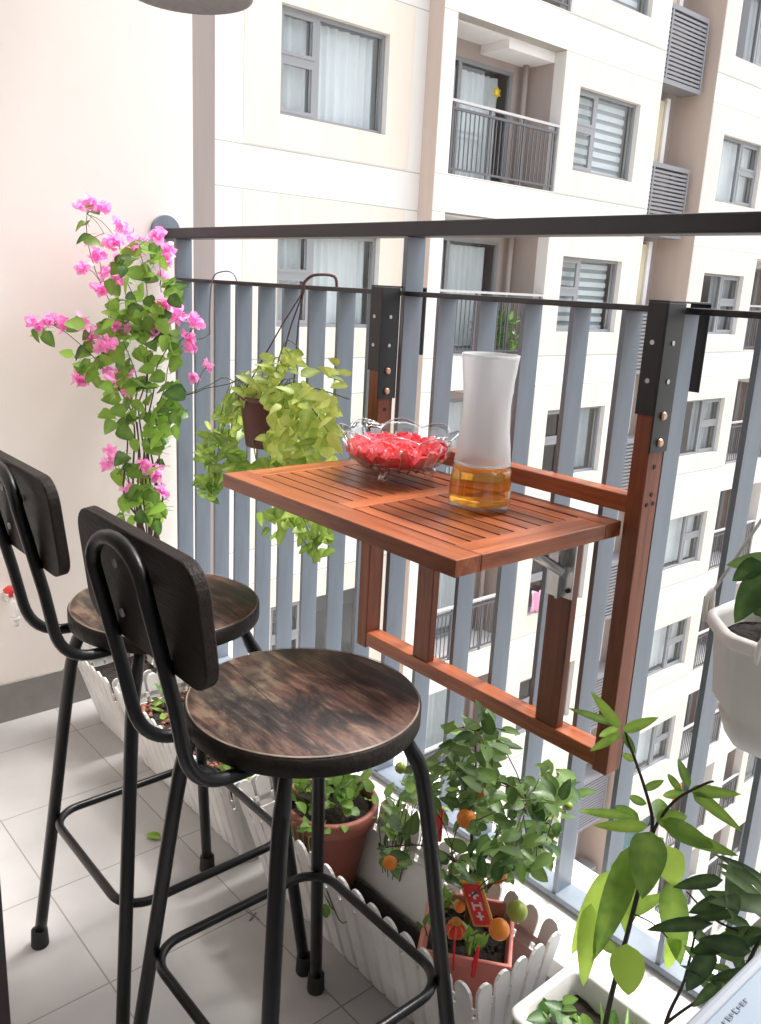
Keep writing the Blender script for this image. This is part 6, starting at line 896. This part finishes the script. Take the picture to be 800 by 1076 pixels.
# small plants: (name, label, cat, base, spread, height, leaf count, leaf length, width ratio, material, upright, tint range)
def clump(name, label, cat, base, sx, sy, h, n, L, wr, m, up=.3, t0=.2, t1=.9, st=True, group=None):
    t = thing(name, label, cat, base, group=group); lm = MB(); sm = MB()
    for i in range(n):
        p = V((rnd(-1,1)*sx, rnd(-1,1)*sy, 0)); z = h*rnd(.15,1)*(1-.5*(p.x/sx)**2*.6); q = p*rnd(.9,1.25)+V((0,0,z))
        d = (rdir(-.2,1)+V((0,0,up))).normalized(); l = L*rnd(.7,1.3)
        lm.leaf(q, q+d*l, l*wr*rnd(.8,1.2), V((.2,-.3,1))+rdir()*.4, rnd(.1,.4), rnd(-.05,.3), rnd(t0,t1), 7, .85)
        if st and i % 2 == 0: sm.tube(smooth_path([p*.6, p*.8+V((0,0,z*.5)), q], 3), .0011, 5)
    lm.build('foliage', m, t)
    if st: sm.build('stem', M['greenstem'], t)
    return t
clump('herb', 'leafy green herb growing in the round terracotta pot', 'herb', (1.145,.947,.236), .072, .065, .060, 75, .032, .62, M['herb'])
cl = clump('creeper', 'thin green creeper hanging over the front of the terracotta pot', 'creeper', (1.205,.846,.248), .012, .010, .02, 6, .022, .7, M['herb'])
cs = MB()
for k in range(5):
    a = k*.018-.04; cs.tube(smooth_path([(a,.0,.0),(a+.004,-.012,.006),(a+.012,-.010,-.03),(a+.03+.01*k,.0,-.075-.012*k),(a+.05+.012*k,.006,-.10)], 4), .0012, 5)
cs.build('tendril', M['greenstem'], cl)
cl2 = MB()
for x, y, z in ((.035,.004,-.085),(.05,.008,-.10),(.062,.0,-.115),(.045,.01,-.13),(.075,.0,-.13),(.03,.0,-.06)):
    cl2.leaf((x,y,z), (x+rnd(-.02,.03), y-.012, z+rnd(-.02,.015)), .020, V((.2,-.4,1)), .15, .1, rnd(.5,1), 7, .8)
cl2.build('creeper_leaf', M['herb'], cl)
clump('succulent', 'pale green succulent rosettes in the middle picket planter beside the terracotta pot', 'succulent', (.855,.93,.168), .085, .05, .035, 95, .022, .55, M['herb'], .5, .5, 1.0, False)
clump('seedling', 'low sparse green seedling near the left end of the middle picket planter', 'seedling', (.50,.93,.168), .05, .04, .05, 14, .035, .4, M['herb'], .3)
clump('aloe', 'upright pointed green leaves rising behind the farther stool', 'plant', (.70,.985,.168), .025, .02, .05, 15, .13, .15, M['herb'], 2.2, .3, .8, False)
clump('seedling', 'pale leafy seedling just behind the seat of the nearer stool', 'seedling', (.83,1.01,.168), .03, .02, .21, 22, .025, .6, M['herb'], .5, .5, 1)
clump('seedling', 'tuft of green seedlings in the front left of the kumquat pot', 'seedling', (1.505,.885,.210), .016, .016, .03, 18, .020, .4, M['herb'], .8)
clump('seedling', 'tuft of pale seedlings at the back left of the kumquat pot', 'seedling', (1.475,.945,.210), .016, .014, .03, 18, .018, .55, M['herb'], .6, .5, 1)
clump('seedling', 'tuft of yellow green seedlings right of the lantern ornament', 'seedling', (1.575,.90,.210), .014, .012, .05, 16, .022, .4, M['herb'], .8, .6, 1)
clump('weed', 'round leaved green weed at the left end of the white trough', 'weed', (1.775,.90,.185), .05, .03, .055, 40, .028, .75, M['herb'], .3, .1, .8)
clump('weed', 'yellowing grassy weed under the pepper seedling in the white trough', 'weed', (1.865,.93,.185), .045, .03, .05, 55, .05, .12, M['herb'], .4, .7, 1)
clump('leafy_sprig', 'leafy sprig between the farther stool and the middle planter', 'seedling', (1.03,.99,.13), .03, .02, .14, 26, .032, .5, M['kum'], .3)
clump('leafy_sprig', 'leafy green sprig behind the terracotta pot', 'seedling', (1.27,1.01,.12), .04, .02, .20, 40, .032, .5, M['kum'], .3, .1, .8)
# ------------------------------------------------------------------ the apartment block opposite
ST = 2.88
AB = thing('apartment_building', 'tall cream and white apartment block with rows of windows and balconies beyond the railing', 'building', (-8, 16, -32))
OB = V((-8,16,-32))
def bp(mb, name, m, parent=None, **k):
    mb.v = [(x+8, y-16, z+32) for x, y, z in mb.v]
    return mb.build(name, m, parent or AB, **k)
KMIN, KMAX = -2, 9                           # storeys up (negative) and down
ZB = 2.97                                    # floor level of storey 0
def wallgrid(mb, x, y0, y1, z0, z1, holes, th=.25):
    ys = sorted(set([y0, y1]+[h[0] for h in holes]+[h[1] for h in holes]))
    for a, b in zip(ys, ys[1:]):
        c = (a+b)/2; hs = sorted([h for h in holes if h[0] <= c <= h[1]], key=lambda h: h[2]); z = z0
        for h in hs:
            if h[2] > z+1e-6: mb.box(x-th, x, a, b, z, h[2])
            z = h[3]
        if z < z1-1e-6: mb.box(x-th, x, a, b, z, z1)
masses = [(-8.33, 6.19, 9.907, [('w', 7.20, 9.13, 3.45, 4.83, 'A')], [(6.62, 9.62)]),
          (-8.0, 9.907, 15.88, [('b', 10.19, 12.87, ZB+.04, 5.31), ('w', 13.33, 15.23, 3.43, 4.82, 'B')], [(12.90, 15.86)]),
          (-8.0, 17.85, 23.42, [('w', 18.44, 20.28, 3.40, 4.76, 'C'), ('b', 20.8, 23.1, ZB+.04, 5.2)], [(17.87, 20.78)]),
          (-8.0, 23.42, 32.0, [('b', 23.88, 25.0, ZB+.04, 5.2), ('w', 25.4, 27.2, 3.40, 4.76, 'C'), ('b', 28.2, 30.4, ZB+.04, 5.2)], [(25.02, 28.15)])]
wm = MB(); cm = MB(); tm = MB(); gm = MB(); slab = MB(); room = MB()
windows = []; balconies = []
for X, y0, y1, ops, pans in masses:
    holes = []
    for k in range(KMIN, KMAX+1):
        dz = -ST*k
        for o in ops:
            holes.append((o[1], o[2], o[3]+dz, o[4]+dz))
            if o[0] == 'w': windows.append((X, o[1], o[2], o[3]+dz, o[4]+dz, o[5], k))
            else: balconies.append((X, o[1], o[2], o[3]+dz, o[4]+dz, k))
        for a, b in pans:
            if k == KMIN:
                hs = [(h[1], h[2], h[3]+dz, h[4]+dz) for h in ops if h[0] == 'w']
                q = MB(); wallgrid(q, X+.006, a, b, ZB+.04+dz, ZB+2.32+dz, hs, th=.0055)
                q.v = [(x+8, y-16, z+32-dz) for x, y, z in q.v]; pan0 = q.build('cream_panel', M['bcream'], AB); pan0.location.z = dz
            else:
                c = pan0.copy(); C.objects.link(c); c.parent = AB; c.location.z = dz
    wallgrid(wm, X, y0, y1, -32, 11.6, holes)
    for k in range(KMIN, KMAX+1):
        z = ZB-ST*k; slab.box(-11.5, X-.2505, y0+.01, y1-.01, z-.22, z)
    slab.box(-11.7, -11.5005, y0+.01, y1-.01, -31, 11.5)
bp(wm, 'facade_wall', M['bfacade']); bp(slab, 'inner_structure', M['bwhite'])
# side faces, slot and dividers
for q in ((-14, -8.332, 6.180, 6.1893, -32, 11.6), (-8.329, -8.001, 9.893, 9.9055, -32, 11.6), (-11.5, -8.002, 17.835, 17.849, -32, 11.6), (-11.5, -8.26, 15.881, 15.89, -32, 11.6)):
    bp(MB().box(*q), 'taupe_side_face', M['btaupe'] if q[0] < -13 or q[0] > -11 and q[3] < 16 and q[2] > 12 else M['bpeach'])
for X, y0, y1, ops, _ in masses:
    for o in ops:
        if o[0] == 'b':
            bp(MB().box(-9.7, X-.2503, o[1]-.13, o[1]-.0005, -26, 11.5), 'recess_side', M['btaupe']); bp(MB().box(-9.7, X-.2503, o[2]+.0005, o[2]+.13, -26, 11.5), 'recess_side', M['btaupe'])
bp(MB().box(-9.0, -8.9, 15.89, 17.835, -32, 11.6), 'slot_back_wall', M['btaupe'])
for k in range(KMIN, KMAX+1):
    dz = -ST*k
    if k == KMIN:
        ym = bp(MB().box(-8.899, -8.75, 16.55, 17.20, 3.97, 5.28), 'yellow_panel', M['byellow']); wv = bp(MB().box(-8.899, -8.70, 17.21, 17.34, 3.97, 5.34), 'white_strip', M['bwhite'])
    else:
        ym, wv = ym.copy(), wv.copy()
        for q in (ym, wv): C.objects.link(q); q.parent = AB
    ym.location.z = wv.location.z = dz
bp(MB().box(-13.5, -8.0, 6.1, 32, 11.61, 12.2), 'roof_parapet', M['bwhite'])
# windows: one of each kind, then copies of frame, pane and hangings
def wframe(w, h, kind):
    m = MB(); t = .055; d = .07
    m.box(-d, 0, 0, w, 0, t); m.box(-d, 0, 0, w, h-t, h); m.box(-d, 0, 0, t, t, h-t); m.box(-d, 0, w-t, w, t, h-t)
    ms = {'A': .68, 'B': .66, 'C': w*.55}[kind]
    m.box(-d, 0, ms-.04, ms+.04, t, h-t)
    a, b = (t, ms-.04) if kind != 'C' else (ms+.04, w-t)
    m.box(-d, 0, a, b, h*.52, h*.52+.07)
    # casement inner frames
    for z0, z1 in ((t, h*.52), (h*.52+.07, h-t)):
        m.box(-.03, .008, a, a+.05, z0, z1); m.box(-.03, .008, b-.05, b, z0, z1); m.box(-.03, .008, a+.05, b-.05, z0, z0+.05); m.box(-.03, .008, a+.05, b-.05, z1-.05, z1)
    return m
def curtain(w, h, amp=.03, gap=None, seed=0):
    m = MB(); n = 90; vs = []; y0, y1 = .06, w-.06
    for j in range(2):
        for i in range(n+1):
            y = y0+(y1-y0)*i/n; vs.append((-.22+amp*math.sin(y*38+seed+1.6*math.sin(y*7+seed)), y, .05 if j == 0 else h-.04))
    fs = [(i, i+1, n+2+i, n+1+i) for i in range(n) if not (gap and gap[0] < (i+.5)/n < gap[1])]
    return m.add(vs, fs, True)
def blinds(w, h):
    m = MB(); n = int(h/.16)
    for i in range(n): m.box(-.20, -.195, .06, w-.06, .03+i*(h-.05)/n, .03+i*(h-.05)/n+.095)
    return m
M['sheer'] = mat('sheer_blind', (.42,.45,.48), .9)
protos = {}
def get_window(kind, w, h):
    key = (kind, round(w, 2), round(h, 2))
    if key not in protos:
        f = wframe(w, h, kind).build('window', M['wframe'] , AB)
        p = MB().box(-.045, -.040, .05, w-.05, .05, h-.05).build('pane', M['glass'], f)
        protos[key] = (f, p, {}); return f, p, protos[key][2], True
    f0, p0, d = protos[key]; f = f0.copy(); C.objects.link(f); f.parent = AB; p = p0.copy(); C.objects.link(p); p.parent = f
    return f, p, d, False
for X, y0, y1, z0, z1, kind, k in windows:
    w_, h_ = y1-y0, z1-z0; f, p, d, _ = get_window(kind, w_, h_)
    f.location = V((X-.10, y0, z0))-OB
    col = int(y0); style = {('A',0):'c',('A',1):'c',('A',2):'n',('A',3):'n',('B',0):'b',('B',1):'b',('B',2):'g',('B',3):'n',('B',4):'n'}.get((kind, k))
    if kind == 'C': style = ['w','g','g','w','w','w','t','w','n','g'][k % 10] if y0 < 20 else ['g','n','w'][k % 3]
    if style is None: style = random.choice('cbng')
    if style == 'n': continue
    if style not in d:
        if style == 'c': ob = curtain(w_, h_, .03, (.33,.36)).build('curtain', M['curtain'], f)
        elif style == 'w': ob = curtain(w_, h_, .02, None, 2).build('curtain', M['curtain'], f)
        elif style == 't': ob = curtain(w_, h_, .03, None, 3).build('curtain', M['teal'], f)
        elif style == 'g': ob = curtain(w_, h_, .03, (.1,.5), 4).build('curtain', M['sheer'], f)
        else:
            ob = blinds(w_, h_).build('blind', M['curtain'], f); b2 = MB().box(-.235, -.23, .05, w_-.05, .03, h_-.03).build('blind_backing', M['sheer'], ob)
        d[style] = ob
    else:
        c = copy_tree(d[style], f)
# balconies: railing, back wall with sliding door
bpr = {}
for X, y0, y1, z0, z1, k in balconies:
    w_ = y1-y0; key = round(w_, 2)
    if key not in bpr:
        m = MB(); m.box(-.05, -.01, .03, w_-.03, .95, .99); m.box(-.045, -.015, .03, w_-.03, .07, .10); n = int(w_/.105)
        for i in range(n+1):
            y = .04+(w_-.08)*i/n; m.box(-.037, -.023, y-.008, y+.008, .10, .95)
        for i in range(4):
            y = .06+(w_-.12)*i/3; m.box(-.042, -.018, y-.02, y+.02, 0, 1.06)
        r = m.build('balcony_railing', M['brail'], AB); t = MB().box(-.07, .0, .0, w_, 1.06, 1.10).build('handrail', M['brailtop'], r)
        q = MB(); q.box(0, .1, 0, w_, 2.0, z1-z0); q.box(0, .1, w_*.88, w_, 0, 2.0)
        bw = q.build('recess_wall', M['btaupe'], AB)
        dd = MB(); DW = w_*.88; dd.box(.02,.09,0,DW,1.94,2.0); dd.box(.02,.09,0,.05,0,1.94); dd.box(.02,.09,DW-.06,DW,0,1.94); dd.box(.03,.09,DW*.42,DW*.42+.08,0,1.94); dd.box(.02,.09,.05,DW-.06,0,.06)
        df = dd.build('sliding_door', M['wframe'], bw); MB().box(.045,.05,.05,DW-.06,.06,1.94).build('pane', M['glass'], df)
        cu = curtain(DW*.55, 1.9, .03, None, 1); cu.v = [(x+.10, y+DW*.42, z+.03) for x, y, z in cu.v]; cu.build('curtain', M['curtain'], df)
        cb = MB().box(0, .745, w_*.55, w_, z1-z0-.17, z1-z0-.001).box(.0,.745,0,w_*.55,z1-z0-.03,z1-z0-.001).build('recess_ceiling', M['bwhite'], AB)
        pp = MB().tube([(.25, w_-.16, 0), (.25, w_-.16, z1-z0-.18)], .05, 10).build('drain_pipe', M['btaupe'], AB)
        bpr[key] = [r, bw, cb, pp]; objs = bpr[key]
    else:
        objs = [copy_tree(o, AB) for o in bpr[key]]
    for o, x in zip(objs, (X, -9.0, -9.0, -9.0)): o.location = V((x, y0, z0))-OB
# yellow flower decal on one door, coloured cloth and things seen on the lower balconies
MB().lathe([(.001,0),(.06,0),(.09,.004),(.001,.006)], seg=24, fn=lambda r, z, a, i: (r*(1+.25*math.cos(6*a)), z)).build('door_decal', M['yellow'], AB)
dk = bpy.data.objects['door_decal']; dk.rotation_euler = (0, PI/2, 0); dk.location = V((-8.89, 12.15, 4.62))-OB
# louvred service cages in the slot
lv = MB(); lw, lh = 1.72, 1.42
lv.box(-.45,0,0,lw,0,.09).box(-.45,0,0,lw,lh-.09,lh).box(-.04,0,0,.06,.09,lh-.09).box(-.04,0,lw-.06,lw,.09,lh-.09).box(-.04,0,.35,.40,.09,lh-.09).box(-.45,-.40,lw-.05,lw,.09,lh-.09)
for i in range(15):
    z = .12+i*(lh-.22)/15; lv.box(-.035,-.010,.06,lw-.06,z,z+.048); lv.box(-.42,-.06,lw-.03,lw-.005,z,z+.048)
lo = lv.build('louvred_cage', M['louvre'], AB)
for k in range(KMIN, KMAX+1):
    o = lo if k == KMIN else lo.copy()
    if k != KMIN: C.objects.link(o); o.parent = AB
    o.location = V((-8.20, 15.90, 2.53-ST*k))-OB
for nm, lab, y, z, mt, s in (('pink_cloth', 'pink patterned cloth bundle on a sill of the opposite block below the table', 13.70, -5.15, 'pink_flower', .28), ('orange_cloth', 'orange cloth hanging behind a lower balcony railing of the opposite block', 21.1, -12.75, 'orange_cloth', .40)):
    q = MB(); g_ = []
    for j in range(7):
        for i in range(13): g_.append(V((-7.99 if nm[0] == 'p' else -8.12, y, z)) + V((.05*math.sin(i*1.3+j*.4), (i/12-.5)*s*2.2, j/6*s*1.5+.03*math.sin(i*.9))))
    q.add(g_, [(j*13+i, j*13+i+1, (j+1)*13+i+1, (j+1)*13+i) for j in range(6) for i in range(12)], True); tag(q.build(nm, M[mt], solid=.02), lab, 'cloth')
# small leafy pots on the balcony two floors down
cg = clump('balcony_plant', 'green bushy plant behind the railing bars of the opposite balcony, right of the carafe', 'plant', (-8.35, 12.1, ZB-ST+.05), .45, .12, .75, 160, .16, .5, M['herb'], .4, .0, .6)

# ------------------------------------------------------------------ ground, sky, light, camera
struct('ground', MB().box(-400, 400, -400, 400, -32.3, -32.02), M['ground'])
struct('road', MB().box(-3.5, 2.5, -200, 200, -32.0198, -32.012), M['asphalt'])
own = thing('home_building', 'lower storeys of the block the balcony belongs to', 'building', (1.6, -3, -32))
MB().box(-6.6, 6.4, -5, 4.25, 0, 31.57).build('facade_wall', M['bcream'], own)

W = bpy.data.worlds.new('World'); scene.world = W; W.use_nodes = True; nt = W.node_tree
bg = nt.nodes['Background']; sky = nt.nodes.new('ShaderNodeTexSky'); sky.sky_type = 'NISHITA'; sky.sun_disc = False
SUN_EL, SUN_AZ = math.radians(64), math.atan2(.16, 1.0)          # azimuth measured from +Y towards +X
sky.sun_elevation = SUN_EL; sky.sun_rotation = SUN_AZ; sky.air_density = 1; sky.dust_density = 4; sky.ozone_density = 1
hs = nt.nodes.new('ShaderNodeHueSaturation'); hs.inputs['Saturation'].default_value = .28
nt.links.new(sky.outputs[0], hs.inputs['Color']); nt.links.new(hs.outputs[0], bg.inputs[0]); bg.inputs[1].default_value = .15
sd = bpy.data.lights.new('sun', 'SUN'); sd.energy = 1.4; sd.angle = math.radians(12); sd.color = (1, .965, .92)
so = bpy.data.objects.new('sun', sd); C.objects.link(so)
dirv = V((math.sin(SUN_AZ)*math.cos(SUN_EL), math.cos(SUN_AZ)*math.cos(SUN_EL), math.sin(SUN_EL)))
so.rotation_euler = dirv.to_track_quat('Z', 'Y').to_euler(); so.location = (5, 5, 8)
cd_ = bpy.data.cameras.new('camera'); cam = bpy.data.objects.new('camera', cd_); C.objects.link(cam); scene.camera = cam
cd_.sensor_fit = 'HORIZONTAL'; cd_.sensor_width = 36; cd_.lens = 897.5/800*36; cd_.clip_end = 2000; cd_.clip_start = .02
r_ = V(CAM_R); u_ = V(CAM_U); f_ = V(CAM_F)
cam.matrix_world = Matrix(((r_.x, u_.x, -f_.x, 2.317), (r_.y, u_.y, -f_.y, 0), (r_.z, u_.z, -f_.z, 1.25), (0,0,0,1)))
vs_ = scene.view_settings; vs_.view_transform = 'Standard'; vs_.look = 'None'; vs_.gamma = 1; vs_.exposure = EXPO; vs_.use_curve_mapping = False
scene.render.engine = 'CYCLES'
scene.cycles.max_bounces = 10; scene.cycles.transparent_max_bounces = 16; scene.cycles.diffuse_bounces = 5; scene.cycles.transmission_bounces = 8
